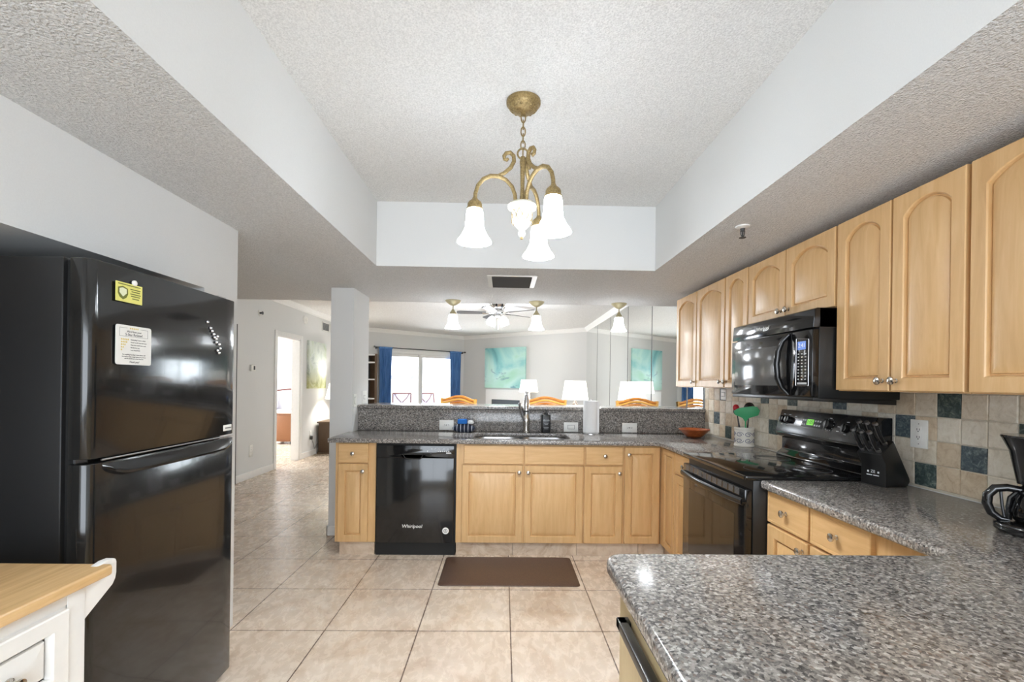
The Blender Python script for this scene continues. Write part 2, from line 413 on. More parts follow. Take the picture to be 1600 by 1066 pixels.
# left kitchen wall with fridge alcove
b = B()
b.box(-1.60, -1.483, -2.0, 0.55, 0, SOF)
b.box(-1.60, -1.483, 0.55, 2.305, 1.816, SOF)
b.box(-2.30, -1.483, 2.305, 2.585, 0, SOF)
b.box(-2.30, -1.60, 0.45, 0.55, 0, SOF); b.box(-2.36, -2.26, 0.55, 2.305, 0, SOF); b.box(-2.26, -1.60, 0.55, 2.305, 1.816, 1.87)
struct('wall_left', b, 'wall_paint')
# hall wall with doorway, closet
DY0, DY1, DH = 7.15, 7.96, 2.06
b = B()
b.box(-3.61, -3.49, 2.4, 5.25, 0, CEI); b.box(-3.61, -3.49, 5.25, 6.02, 2.04, CEI); b.box(-3.61, -3.49, 6.02, DY0, 0, CEI)
b.box(-3.61, -3.49, DY0, DY1, DH, CEI); b.box(-3.61, -3.49, DY1, 10.95, 0, CEI)
b.box(-3.61, -2.30, 2.3, 2.42, 0, CEI)
struct('wall_hall', b, 'wall_paint')
# diagonal walls
Us = (LC - K).normalized(); Ns = Vector((-Us.y, Us.x)); Ns = Ns if Ns.dot(Vector((0, -1))) > 0 else -Ns
FS = Fr((LC.x, LC.y, 0), (-Us.x, -Us.y, 0))   # slider wall: u from hall corner towards far corner
LS = (LC - K).length
Up = (RC - K).normalized(); FP = Fr((K.x, K.y, 0), (Up.x, Up.y, 0)); LP = (RC - K).length
SL0, SL1, SLH = LS - 2.36, LS - 0.30, 2.12
b = B().fbox(FS, -0.1, SL0, 0, CEI, -0.12, 0).fbox(FS, SL1, LS + 0.1, 0, CEI, -0.12, 0).fbox(FS, SL0, SL1, SLH, CEI, -0.12, 0)
struct('wall_slider', b, 'wall_paint')
b = B().fbox(FP, -0.05, LP + 0.1, 0, CEI, -0.12, 0); struct('wall_fireplace', b, 'wall_paint')
# rear wall (behind the camera) with a wide window, added to let light in
b = B().box(-1.6, -1.35, -1.75, -1.65, 0, CEI).box(1.55, 2.0, -1.75, -1.65, 0, CEI).box(-1.35, 1.55, -1.75, -1.65, 0, 0.4).box(-1.35, 1.55, -1.75, -1.65, 2.15, CEI)
struct('wall_rear', b, 'wall_paint')
b = B()
for x in (-1.33, -0.39, 0.56, 1.51): b.box(x, x + 0.04, -1.73, -1.69, 0.4, 2.15)
b.box(-1.35, 1.55, -1.73, -1.69, 0.4, 0.44).box(-1.35, 1.55, -1.73, -1.69, 2.11, 2.15); struct('added_window_1', b, 'trim_white')
# bedroom beyond the doorway
b = B().box(-8.0, -3.61, 12.2, 12.3, 0, CEI).box(-8.0, -3.61, 6.3, 6.4, 0, CEI).box(-7.9, -7.8, 6.4, 8.0, 0, CEI).box(-7.9, -7.8, 10.7, 12.2, 0, CEI).box(-7.9, -7.8, 8.0, 10.7, 0, 0.5).box(-7.9, -7.8, 8.0, 10.7, 2.3, CEI)
struct('wall_bedroom', b, 'wall_paint')
b = B().box(-8.0, -3.6, 6.3, 12.3, CEI, CEI + 0.08); struct('ceiling_bedroom', b, 'popcorn_living')
# closet shell behind louvre door
b = B().box(-4.3, -4.2, 5.1, 6.2, 0, CEI).box(-4.2, -3.61, 5.1, 5.2, 0, CEI).box(-4.2, -3.61, 6.1, 6.2, 0, CEI).box(-4.3, -3.61, 5.1, 6.2, CEI - 0.05, CEI); struct('wall_closet', b, 'wall_paint')
# column
b = B().box(-1.53, -1.33, 4.10, 4.56, 0, SOF + 0.01); struct('wall_column', b, 'wall_paint')
b = B().box(-1.542, -1.335, 4.088, 4.1, 0, 0.085, 0.003).box(-1.542, -1.53, 4.088, 4.572, 0, 0.085, 0.003); struct('baseboard_column', b, 'trim_white')
# knee wall of the bar
b = B().box(-1.33, XW, 4.27, 4.42, 0, 1.118); struct('wall_bar', b, 'wall_paint')
# baseboards, crown
def crown(b, fr, u0, u1, z=CEI, s=0.09):
    prof = [(0.0, z), (0.0, z - s), (0.012, z - s), (0.02, z - s * 0.75), (0.055, z - s * 0.3), (0.07, z - s * 0.12), (0.07, z)]
    for i in range(len(prof)):
        (d0, z0), (d1, z1) = prof[i], prof[(i + 1) % len(prof)]
        b.face([fr(u0, z0, d0), fr(u1, z0, d0), fr(u1, z1, d1), fr(u0, z1, d1)])
    b.face([fr(u0, p[1], p[0]) for p in prof]); b.face([fr(u1, p[1], p[0]) for p in prof][::-1])
b = B(); crown(b, FX(-3.49), 4.78, 10.87); crown(b, FS, 0, LS); crown(b, FP, 0, LP); crown(b, FX(XW, True), -10.41, -4.78)
struct('trim_1', b, 'trim_white')
b = B()
for (y0, y1) in ((2.42, 5.2), (6.08, DY0 - 0.08), (DY1 + 0.08, 10.85)): b.box(-3.49, -3.476, y0, y1, 0, 0.1, 0.003)
struct('baseboard_hall', b, 'trim_white')
b = B().fbox(FP, 0, 0.85, 0, 0.1, 0, 0.014).fbox(FP, 2.35, LP, 0, 0.1, 0, 0.014).fbox(FS, 0, SL0 - 0.02, 0, 0.1, 0, 0.014); struct('baseboard_living', b, 'trim_white')
# hall doorway casing
b = B(); fh = FX(-3.49)
for (fr, dd) in ((fh, 0.018),):
    b.fbox(fr, DY0 - 0.075, DY0, 0, DH + 0.075, 0, dd, 0.004).fbox(fr, DY1, DY1 + 0.075, 0, DH + 0.075, 0, dd, 0.004).fbox(fr, DY0, DY1, DH, DH + 0.075, 0, dd, 0.004)
b.box(-3.62, -3.485, DY0, DY0 + 0.018, 0, DH).box(-3.62, -3.485, DY1 - 0.018, DY1, 0, DH).box(-3.62, -3.485, DY0, DY1, DH - 0.018, DH)
struct('door_1', b, 'trim_white')
# louvre closet door
b = B(); b.fbox(fh, 5.20, 5.25, 0, 2.09, 0, 0.02).fbox(fh, 6.02, 6.07, 0, 2.09, 0, 0.02).fbox(fh, 5.20, 6.07, 2.04, 2.09, 0, 0.02)
d2 = struct('door_2', b, 'charcoal')
b = B()
for (u0, u1) in ((5.26, 5.63), (5.64, 6.01)):
    b.fbox(fh, u0, u0 + 0.06, 0.02, 2.03, -0.04, -0.01).fbox(fh, u1 - 0.06, u1, 0.02, 2.03, -0.04, -0.01)
    for z in (0.02, 0.98, 1.96): b.fbox(fh, u0, u1, z, z + 0.07, -0.04, -0.01)
    z = 0.1
    while z < 1.95:
        b.face([fh(u0 + 0.06, z, -0.012), fh(u1 - 0.06, z, -0.012), fh(u1 - 0.06, z + 0.028, -0.038), fh(u0 + 0.06, z + 0.028, -0.038)])
        z += 0.03
WORLD[d2.name] = Vector((0, 0, 0)); mk('louvre_panel', b, 'white_paint', d2)
# mirror wall panels
seams = [4.27, 4.66, 5.80, 6.93, 8.07, 9.20, 10.40]
b = B().box(XW - 0.006, XW, 4.26, 10.40, 0.0, 2.565); struct('trim_2', b, 'seam_grey')
labs = ['narrow mirror strip beside the kitchen end of the granite bar', 'tall mirror panel next to the narrow strip by the bar', 'tall mirror panel reflecting the curtain side of the living room',
        'tall mirror panel, third full one counted from the bar', 'tall mirror panel beside the one at the far corner', 'tall mirror panel at the far corner, behind the big table lamp']
for i in range(6):
    b = B().box(XW - 0.012, XW - 0.0062, seams[i] + 0.016, seams[i + 1] - 0.016, 0.1, 2.56, 0.0015, seg=1)
    tag(mk('mirror_panel', b, 'mirror', None, False, loc=(XW - 0.01, (seams[i] + seams[i + 1]) / 2, 0.1)), labs[i], 'mirror', 'wall mirror panels of the living room')
# sliding glass door
b = B()
for (u0, u1) in ((SL0, SL0 + 0.05), (SL1 - 0.05, SL1)): b.fbox(FS, u0, u1, 0, SLH, -0.10, 0.02, 0.004)
b.fbox(FS, SL0, SL1, SLH - 0.05, SLH, -0.10, 0.02, 0.004).fbox(FS, SL0, SL1, 0, 0.03, -0.10, 0.01)
b.fbox(FS, SL0 - 0.06, SL0, 0, SLH + 0.06, 0, 0.018).fbox(FS, SL1, SL1 + 0.06, 0, SLH + 0.06, 0, 0.018).fbox(FS, SL0, SL1, SLH, SLH + 0.06, 0, 0.018)
sd = struct('door_3', b, 'trim_white'); WORLD[sd.name] = Vector((0, 0, 0))
mid = LS - 1.31
for (u0, u1, d) in ((SL0 + 0.05, mid + 0.06, -0.07), (mid - 0.07, SL1 - 0.05, -0.035)):
    b = B(); b.fbox(FS, u0, u0 + 0.06, 0.03, SLH - 0.05, d, d + 0.03, 0.003).fbox(FS, u1 - 0.06, u1, 0.03, SLH - 0.05, d, d + 0.03, 0.003)
    b.fbox(FS, u0, u1, 0.03, 0.11, d, d + 0.03, 0.003).fbox(FS, u0, u1, SLH - 0.12, SLH - 0.05, d, d + 0.03, 0.003)
    s_ = mk('sash', b, 'trim_white', sd, False)
    b = B().fbox(FS, u0 + 0.055, u1 - 0.055, 0.1, SLH - 0.11, d + 0.012, d + 0.018); mk('pane', b, 'pane_glass', s_, False)
# ================================================================ CABINETS
def ring(w, h, f, mg, arch, rise=0.0, ftop=0.0, n=12):
    """outline of a door panel inset: f frame width, mg extra margin; arch: rise of a segmental arch"""
    l, r, b_ = f + mg, w - f - mg, f + mg
    if not arch:
        t = h - f - mg; return [(l, b_), (r, b_), (r, t)] + [(r + (l - r) * i / n, t) for i in range(1, n)] + [(l, t)]
    crown_, spring = h - ftop - mg, h - ftop - rise - mg * 1.1
    half = (r - l) / 2; rs = crown_ - spring; R = (half * half + rs * rs) / (2 * rs); cy = crown_ - R; a = math.asin(min(1, half / R)); cx = (l + r) / 2
    return [(l, b_), (r, b_)] + [(cx + R * sin(a - 2 * a * i / n), cy + R * cos(a - 2 * a * i / n)) for i in range(n + 1)]
def door(b, fr, u0, v0, w, h, d0, t=0.02, arch=False, f=0.052, rise=0.045, ftop=0.045, slab=False):
    n = 12
    def P(p, d): return fr(u0 + p[0], v0 + p[1], d0 + d)
    e = 0.003
    rects = [(0, 0.0), (0, t - e), (e, t)]
    def rect(i): return [(i, i), (w - i, i), (w - i, h - i)] + [(w - i - (w - 2 * i) * k / n, h - i) for k in range(1, n)] + [(i, h - i)]
    loops = [([P(p, d) for p in rect(i)]) for i, d in rects]
    if slab:
        loops.append([P(p, t) for p in rect(0.012)]); loops.append([P(p, t - 0.0015) for p in rect(0.014)])
    else:
        R = lambda mg: ring(w, h, f, mg, arch, rise, ftop, n)
        loops += [[P(p, t) for p in R(0)], [P(p, t - 0.004) for p in R(0.003)], [P(p, t - 0.016) for p in R(0.006)], [P(p, t - 0.016) for p in R(0.011)], [P(p, t - 0.010) for p in R(0.013)], [P(p, t - 0.002) for p in R(0.042)]]
    V = [[b.bm.verts.new(p) for p in lp] for lp in loops]; N = len(V[0])
    for i in range(len(V) - 1):
        for k in range(N):
            b.bm.faces.new((V[i][k], V[i][(k + 1) % N], V[i + 1][(k + 1) % N], V[i + 1][k]))
    b.bm.faces.new(V[-1]); b.bm.faces.new(V[0][::-1])
def knob(parent, fr, u, v, d, r=0.016):
    b = B(); b.lathe([(0, 0), (0.009, 0), (0.009, 0.002), (0.0055, 0.004), (0.005, 0.014), (r * 0.7, 0.017), (r, 0.022), (r * 0.96, 0.027), (r * 0.6, 0.0305), (0, 0.0315)], fr(u, v, d), fr.D, 20)
    mk('knob', b, 'nickel', parent)
def door_part(parent, name, fr, u0, u1, v0, v1, knobs=(), mat='maple', **k):
    b = B(); door(b, fr, u0, v0, u1 - u0, v1 - v0, 0.0, **k); o = mk(name, b, mat, parent, True, 20)
    for (ku, kv) in knobs: knob(o, fr, ku, kv, 0.0199)
    return o
def wood_body(root, boxes, mat='maple', name='body'):
    b = B()
    for q in boxes: b.box(*q)
    return mk(name, b, mat, root, False)
Fq = FY(3.65)                                  # base run under the bar, faces -y, door fronts at 3.63
GAPZ0, GAPZ1, DRW = 0.105, 0.877, 0.722
def base_unit(label, x0, x1, bx0, bx1, parts, group='maple base cabinets of the sink run', depth=4.25, extra=()):
    t = thing('base_cabinet', label, 'cabinet', ((x0 + x1) / 2, 3.67, 0.10), group)
    wood_body(t, extra or [(bx0, bx1, 3.6505, depth, 0.10, 0.884)])
    for p in parts:
        kind, u0, u1, v0, v1, kn = p
        door_part(t, kind, Fq, u0, u1, v0, v1, kn, 'maple_horizontal' if kind == 'drawer' else 'maple', slab=(kind == 'drawer'))
    return t
base_unit('slim maple base cabinet with one drawer and one door, left of the dishwasher', -1.305, -1.0, -1.31, -0.995,
          [('drawer', -1.285, -1.052, 0.727, 0.877, [(-1.168, 0.80)]), ('door', -1.285, -1.052, 0.105, 0.718, [(-1.088, 0.662)])])
t = base_unit('double door maple sink cabinet with two false drawer fronts and no drawer knobs', -0.36, 0.645, -0.362, 0.652,
          [('drawer', -0.302, 0.168, 0.727, 0.874, []), ('drawer', 0.176, 0.646, 0.727, 0.872, []),
           ('door', -0.315, 0.163, 0.105, 0.718, [(0.135, 0.664)]), ('door', 0.176, 0.64, 0.105, 0.715, [(0.206, 0.664)])],
          extra=[(-0.362, 0.652, 3.6505, 3.668, 0.10, 0.884), (-0.362, -0.345, 3.668, 4.25, 0.10, 0.884), (0.635, 0.652, 3.668, 4.25, 0.10, 0.884), (-0.345, 0.635, 3.668, 4.25, 0.10, 0.12)])
base_unit('narrow maple base cabinet with knobbed drawer, right of the sink doors', 0.66, 0.96, 0.6525, 0.965,
          [('drawer', 0.660, 0.958, 0.727, 0.872, [(0.812, 0.80)]), ('door', 0.652, 0.954, 0.105, 0.715, [(0.928, 0.664)])])
base_unit('maple corner base cabinet with one full-height door and no drawer', 0.98, 1.262, 0.9655, 1.262,
          [('door', 0.972, 1.250, 0.105, 0.872, [(1.002, 0.812)])])
FR_ = FX(1.282, True)                          # right run frame, u = -y, faces -x
t = thing('base_cabinet', 'maple base cabinet between the corner and the far side of the black range', 'cabinet', (1.28, 3.28, 0.10), 'maple base cabinets of the range run')
wood_body(t, [(1.2825, 1.88, 2.942, 3.64, 0.10, 0.884), (1.264, 1.283, 3.610, 3.649, 0.105, 0.876)])
door_part(t, 'door', FR_, -3.605, -3.362, 0.105, 0.872, f=0.042)
door_part(t, 'drawer', FR_, -3.352, -2.955, 0.727, 0.872, [(-3.155, 0.80)], 'maple_horizontal', slab=True)
door_part(t, 'door', FR_, -3.352, -2.955, 0.105, 0.715, [])
def right_unit(label, y0, y1, parts):
    t = thing('base_cabinet', label, 'cabinet', (1.28, (y0 + y1) / 2, 0.10), 'maple base cabinets of the range run')
    wood_body(t, [(1.2825, 1.88, y0, y1, 0.10, 0.8795)])
    for kind, ya, yb, v0, v1, kn in parts: door_part(t, kind, FR_, -yb, -ya, v0, v1, [(-a, c) for a, c in kn], 'maple_horizontal' if kind == 'drawer' else 'maple', slab=(kind == 'drawer'))
right_unit('maple base cabinet beside the near side of the range, drawer above a door', 1.868, 2.17,
           [('drawer', 1.876, 2.165, 0.727, 0.872, [(2.02, 0.80)]), ('door', 1.876, 2.165, 0.105, 0.715, [(1.905, 0.675)])])
right_unit('maple base cabinet nearest to the granite peninsula, drawer above a door', 1.225, 1.866,
           [('drawer', 1.553, 1.862, 0.727, 0.872, [(1.71, 0.80)]), ('door', 1.553, 1.862, 0.105, 0.715, [(1.82, 0.675)])])
# tiled toe kicks
b = B().box(-1.275, -1.0, 3.655, 3.72, 0, 0.098, 0.002).box(-0.358, 0.09, 3.655, 3.72, 0, 0.098, 0.002).box(0.092, 0.60, 3.655, 3.72, 0, 0.098, 0.002).box(0.602, 1.09, 3.655, 3.72, 0, 0.098, 0.002).box(1.092, 1.30, 3.655, 3.72, 0, 0.098, 0.002)
b.box(1.302, 1.36, 2.95, 3.655, 0, 0.098, 0.002).box(1.302, 1.36, 1.27, 2.165, 0, 0.098, 0.002)
struct('baseboard_kick', b, 'kick_tile')
# dishwasher
t = thing('dishwasher', 'black built-in dishwasher under the granite counter', 'dishwasher', (-0.68, 3.65, 0.0))
b = B().box(-0.99, -0.366, 3.651, 4.2, 0.0, 0.883); mk('body', b, 'black_dark', t, False)
b = B().box(-0.978, -0.378, 3.618, 3.65, 0.105, 0.772, 0.004); mk('door', b, 'fridge_black', t)
b = B().prism([(-0.978, 0.772), (-0.378, 0.772), (-0.378, 0.868), (-0.978, 0.868)], FY(3.65), 0, 0.036, 0, holes=[[(-0.775, 0.7735), (-0.615, 0.7735), (-0.60, 0.795), (-0.79, 0.795)]], bev=0.002)
cp = mk('control_panel', b, 'black_gloss', t)
b = B()
Fd = FY(3.6135)
b.tube([Fd(-0.775, 0.80, 0.002), Fd(-0.76, 0.775, 0.004), Fd(-0.745, 0.766, 0.004), Fd(-0.645, 0.766, 0.004), Fd(-0.63, 0.775, 0.004), Fd(-0.618, 0.80, 0.002)], 0.005, 8); mk('handle', b, 'black_handle', t)
b = B()
for u in (-0.585, -0.50, -0.484, -0.468, -0.452, -0.436, -0.42): mk('button', B().fbox(Fd, u - 0.005, u + 0.005, 0.820, 0.830, 0, 0.001), 'button_light', cp, False)
for u in (-0.55, -0.53, -0.50, -0.46, -0.425): b.fbox(Fd, u - 0.008, u + 0.008, 0.842, 0.845, 0, 0.001)
b.fbox(Fd, -0.44, -0.40, 0.806, 0.816, 0, 0.001); mk('printed_marks', b, 'button_light', cp, False)
Fd2 = FY(3.618)
b = B().text('Whirlpool', 0.038, Fd2, -0.70, 0.235, 0.0006, shear=0.15); mk('lettering', b, 'plastic_white', t, False)
b = B().lathe([(0, 0), (0.026, 0), (0.026, 0.001), (0.015, 0.0011), (0, 0.0011)], Fd2(-0.437, 0.202, 0.0), Fd2.D, 28); st = mk('round_sticker', b, 'plastic_white', t)
b = B().lathe([(0.011, 0), (0.0145, 0), (0.0145, 0.0008), (0.011, 0.0008)], Fd2(-0.437, 0.202, 0.0011), Fd2.D, 24).text('B', 0.02, Fd2, -0.437, 0.202, 0.0014); mk('emblem', b, 'print_dark', st, False)
b = B().box(-0.965, -0.39, 3.66, 3.70, 0.004, 0.104, 0.003); mk('kick_panel', b, 'black_satin', t)
# ---- worktops
cl = [(-1.36, 3.60), (1.20, 3.60), (1.228, 3.57), (1.228, 2.942), (1.882, 2.942), (1.882, 4.268), (-1.328, 4.268), (-1.328, 4.082), (-1.36, 4.082)]
sink_hole = rrect(-0.235, 0.555, 3.70, 4.13, 0.09, 6)
b = B().prism(cl, TOP, 0.885, 0.92, 0, holes=[sink_hole], bev=0.008, seg=3)
tag(mk('granite_worktop', b, 'granite', None, loc=(0, 3.9, 0.885)), 'speckled grey granite worktop with undermount sink, below the raised bar', 'countertop')
b = B().prism([(1.228, 2.170), (1.882, 2.170), (1.882, -0.5), (0.27, -0.5)] + arc(0.27 + 0.05, 1.215 - 0.05, 0.05, 180, 90, 6) + [(1.17, 1.215), (1.205, 1.225), (1.225, 1.25)], TOP, 0.88, 0.92, 0, bev=0.012, seg=3)
tag(mk('granite_worktop', b, 'granite', None, loc=(1.0, 0.6, 0.88)), 'speckled granite peninsula worktop in the foreground, turning beside the range', 'countertop')
b = B().box(-1.328, 1.882, 4.252, 4.269, 0.9205, 1.117, 0.001); tag(mk('granite_backsplash', b, 'granite', None, loc=(0, 4.26, 0.92)), 'vertical granite splashback slab behind the sink, under the bar top', 'backsplash')
b = B().prism([(-1.329, 4.228), (1.882, 4.228), (1.882, 4.74), (-1.31, 4.74), (-1.31, 4.58), (-1.329, 4.58)], TOP, 1.119, 1.15, 0, bev=0.008, seg=3)
tag(mk('raised_bar_counter', b, 'granite', None, loc=(0.3, 4.45, 1.119)), 'raised granite bar top running from the white column to the mirror wall', 'countertop')
# peninsula cabinet
t = thing('peninsula_cabinet', 'tan panelled cabinet under the peninsula worktop with a black bar pull', 'cabinet', (0.8, 0.6, 0.0))
b = B().box(0.312, 1.25, -0.45, 1.19, 0.0, 0.879, 0.002); mk('body', b, 'panel_tan', t)
Fp_ = FX(0.311, True)
b = B().fbox(Fp_, -1.13, -0.30, 0.10, 0.865, 0, 0.016, 0.002); dp = mk('door', b, 'panel_tan', t)
b = B()
b.box(0.268, 0.290, 0.42, 1.06, 0.806, 0.828, 0.003); b.box(0.268, 0.297, 1.03, 1.06, 0.806, 0.828, 0.003).box(0.268, 0.297, 0.42, 0.45, 0.806, 0.828, 0.003)
mk('bar_pull', b, 'black_satin', dp)
# ---- sink
t = thing('kitchen_sink', 'stainless double bowl undermount sink in the granite worktop', 'sink', (0.16, 3.91, 0.72))
for (x0, x1) in ((-0.24, 0.15), (0.17, 0.56)):
    b = B(); o_ = rrect(x0, x1, 3.695, 4.135, 0.08, 5)
    def lp(s_, z): 
        cx, cy = (x0 + x1) / 2, 3.915
        return [b.bm.verts.new((cx + (p[0] - cx) * s_, cy + (p[1] - cy) * s_, z)) for p in o_]
    rs = [lp(1.0, 0.884), lp(0.97, 0.87), lp(0.95, 0.74), lp(0.90, 0.715), lp(0.2, 0.71), lp(0.18, 0.70), lp(0.92, 0.705), lp(0.97, 0.735), lp(0.99, 0.87), lp(1.02, 0.88)]
    for i in range(len(rs)):
        A, C = rs[i], rs[(i + 1) % len(rs)]
        if i in (4,): b.bm.faces.new(A); b.bm.faces.new(C[::-1]); continue
        for k in range(len(A)): b.bm.faces.new((A[k], A[(k + 1) % len(A)], C[(k + 1) % len(A)], C[k]))
    mk('bowl', b, 'steel', t)
    b = B().lathe([(0, 0), (0.04, 0), (0.042, 0.003), (0.03, 0.004), (0.02, 0.002), (0, 0.002)], ((x0 + x1) / 2, 3.915, 0.7105)); mk('drain', b, 'chrome', t)
# ---- faucet
t = thing('kitchen_faucet', 'chrome pull-down faucet standing behind the sink', 'faucet', (0.215, 4.19, 0.92))
b = B().lathe([(0, 0), (0.036, 0), (0.036, 0.008), (0.029, 0.015), (0.027, 0.05), (0.030, 0.09), (0.032, 0.12), (0.026, 0.14), (0.021, 0.17), (0.0, 0.17)], (0.215, 4.19, 0.92)); mk('base', b, 'nickel', t)
b = B().tube([(0.215, 4.19, 1.07), (0.215, 4.19, 1.16), (0.214, 4.185, 1.22), (0.212, 4.16, 1.265), (0.21, 4.125, 1.285), (0.209, 4.09, 1.275), (0.208, 4.07, 1.25)], [0.019, 0.018, 0.0175, 0.017, 0.017, 0.017, 0.017], 16); mk('spout', b, 'chrome', t)
b = B().tube([(0.208, 4.071, 1.252), (0.207, 4.06, 1.21), (0.206, 4.05, 1.16), (0.205, 4.045, 1.125)], [0.019, 0.024, 0.028, 0.026], 16); sp_ = mk('spray_head', b, 'chrome', t)
b = B().tube([(0.205, 4.044, 1.1245), (0.205, 4.042, 1.115)], 0.022, 16); mk('nozzle', b, 'black_satin', sp_)
b = B().tube([(0.195, 4.165, 1.03), (0.175, 4.14, 1.08), (0.155, 4.125, 1.14), (0.148, 4.12, 1.19)], [0.014, 0.012, 0.013, 0.016], 12, flat=0.6); mk('lever_handle', b, 'chrome', t)
# ---- outlets and switches on the splashback
def plate(name, label, cat, fr, u0, u1, v0, v1, kind, group=None):
    t = thing(name, label, cat, fr((u0 + u1) / 2, (v0 + v1) / 2, 0), group)
    b = B().fbox(fr, u0, u1, v0, v1, 0.0005, 0.006, 0.002); mk('cover_plate', b, 'plastic_white', t)
    cu, cv = (u0 + u1) / 2, (v0 + v1) / 2; hz = (u1 - u0) > (v1 - v0)
    b = B()
    if kind == 'switch':
        a, c = (0.030, 0.016) if hz else (0.016, 0.030)
        b.fbox(fr, cu - a, cu + a, cv - c, cv + c, 0.006, 0.010, 0.0015); mk('rocker', b, 'plastic_white', t)
        mk('rocker_surround', B().prism(rrect(cu - a - 0.003, cu + a + 0.003, cv - c - 0.003, cv + c + 0.003, 0.001, 2), fr, 0.0058, 0.0066, holes=[[(cu - a, cv - c), (cu + a, cv - c), (cu + a, cv + c), (cu - a, cv + c)]]), 'seam_grey', t, False)
    else:
        a, c = (0.034, 0.017) if hz else (0.017, 0.034)
        b.fbox(fr, cu - a, cu + a, cv - c, cv + c, 0.006, 0.008, 0.001); mk('receptacle', b, 'plastic_white', t)
        b = B()
        for s_ in (-1, 1):
            if hz:
                for k in (-0.005, 0.005): b.fbox(fr, cu + s_ * 0.017 - 0.004, cu + s_ * 0.017 + 0.004, cv + k - 0.001, cv + k + 0.001, 0.008, 0.0086)
                b.fbox(fr, cu + s_ * 0.017 + 0.006, cu + s_ * 0.017 + 0.010, cv - 0.002, cv + 0.002, 0.008, 0.0086)
            else:
                for k in (-0.006, 0.006): b.fbox(fr, cu + k - 0.0012, cu + k + 0.0012, cv + s_ * 0.017 - 0.001, cv + s_ * 0.017 + 0.008, 0.008, 0.0086)
                b.fbox(fr, cu - 0.0025, cu + 0.0025, cv + s_ * 0.017 - 0.008, cv + s_ * 0.017 - 0.0035, 0.008, 0.0086)
        if hz: b.fbox(fr, cu - 0.004, cu + 0.004, cv - 0.004, cv + 0.004, 0.008, 0.009)
        else:
            for q in (-0.045, 0.045): b.fbox(fr, cu - 0.002, cu + 0.002, cv + q - 0.002, cv + q + 0.002, 0.006, 0.0066)
        mk('slot', b, 'slot_dark', t, False)
Fb = FY(4.252)
plate('wall_outlet', 'white horizontal outlet in the granite splashback beside the sponge caddy', 'outlet', Fb, -0.583, -0.452, 0.928, 1.02, 'outlet', 'plates in the granite splashback')
plate('wall_switch', 'white horizontal rocker switch in the granite splashback, left of the paper towel', 'switch', Fb, 0.565, 0.697, 0.924, 1.012, 'switch')
plate('wall_outlet', 'white horizontal outlet in the granite splashback, right of the paper towel', 'outlet', Fb, 1.106, 1.244, 0.924, 1.012, 'outlet', 'plates in the granite splashback')
Fc = FX(-1.33)
plate('wall_switch', 'white switch plate on the column side, nearer the kitchen', 'switch', Fc, 4.115, 4.185, 1.135, 1.25, 'switch', 'switch plates on the column')
plate('wall_switch', 'larger white switch plate on the column side, just above the bar top', 'switch', Fc, 4.36, 4.50, 1.153, 1.275, 'switch', 'switch plates on the column')
# ---- tiled splashback of the right wall
TX = 1.886; P0, PH = 1.752, 0.1054
slate = {(0, 1): 'g', (1, 3): 'd', (2, 0): 'd', (3, 2): 'g', (7, 3): 'g', (11, 3): 'd', (13, 1): 'd', (19, 0): 'd', (20, 3): 'g', (21, 1): 'g', (-2, 2): 'd', (-4, 0): 'g', (-5, 3): 'd', (14, 3): 'd'}
b = B(); b.box(TX - 0.002, TX - 0.0002, -0.5, 4.268, 0.9205, 1.349, m=5)
fr = FX(TX - 0.002, True); rnd = random.Random(3)
for j in range(-21, 24):
    for i in range(4):
        y0, z0 = P0 + PH * j, 0.931 + 0.1045 * i; y1, z1 = min(y0 + PH - 0.004, 4.25), min(z0 + 0.1005, 1.348)
        if y0 > 4.23: continue
        g = lambda: rnd.uniform(-0.0015, 0.0015)
        q = [(-y1 + g(), z0 + g()), (-y0 + g(), z0 + g()), (-y0 + g(), z1 + g()), (-y1 + g(), z1 + g())]
        k = slate.get((j, i)); mi = {'g': 4, 'd': 3, None: rnd.choice([0, 0, 1, 2, 2])}[k]
        t_ = 0.0045 + rnd.uniform(0, 0.001); c = 0.003
        cu = sum(p[0] for p in q) / 4; cv = sum(p[1] for p in q) / 4
        lo = [b.bm.verts.new(fr(p[0], p[1], 0)) for p in q]; md = [b.bm.verts.new(fr(p[0], p[1], t_ - 0.002)) for p in q]
        hi = [b.bm.verts.new(fr(p[0] + (c if p[0] < cu else -c), p[1] + (c if p[1] < cv else -c), t_)) for p in q]
        for A, C in ((lo, md), (md, hi)):
            for a in range(4):
                f = b.bm.faces.new((A[a], A[(a + 1) % 4], C[(a + 1) % 4], C[a])); f.material_index = mi
        f = b.bm.faces.new(hi); f.material_index = mi
me_ = mk('tile_backsplash', b, ['travertine_a', 'travertine_b', 'travertine_c', 'slate_green', 'slate_blue', 'grout'], None, False, loc=(1.88, 1.9, 0.92))
tag(me_, 'beige tumbled stone tile splashback with scattered dark green slate tiles', 'backsplash')
plate('wall_outlet', 'white double outlet on the tiled splashback, near the knife block', 'outlet', FX(1.8785, True), -2.082, -1.996, 1.098, 1.225, 'outlet')
plate('wall_switch', 'small pale plate on the tiles under the far wall cabinet', 'switch', FX(1.8785, True), -3.93, -3.84, 1.25, 1.34, 'switch')

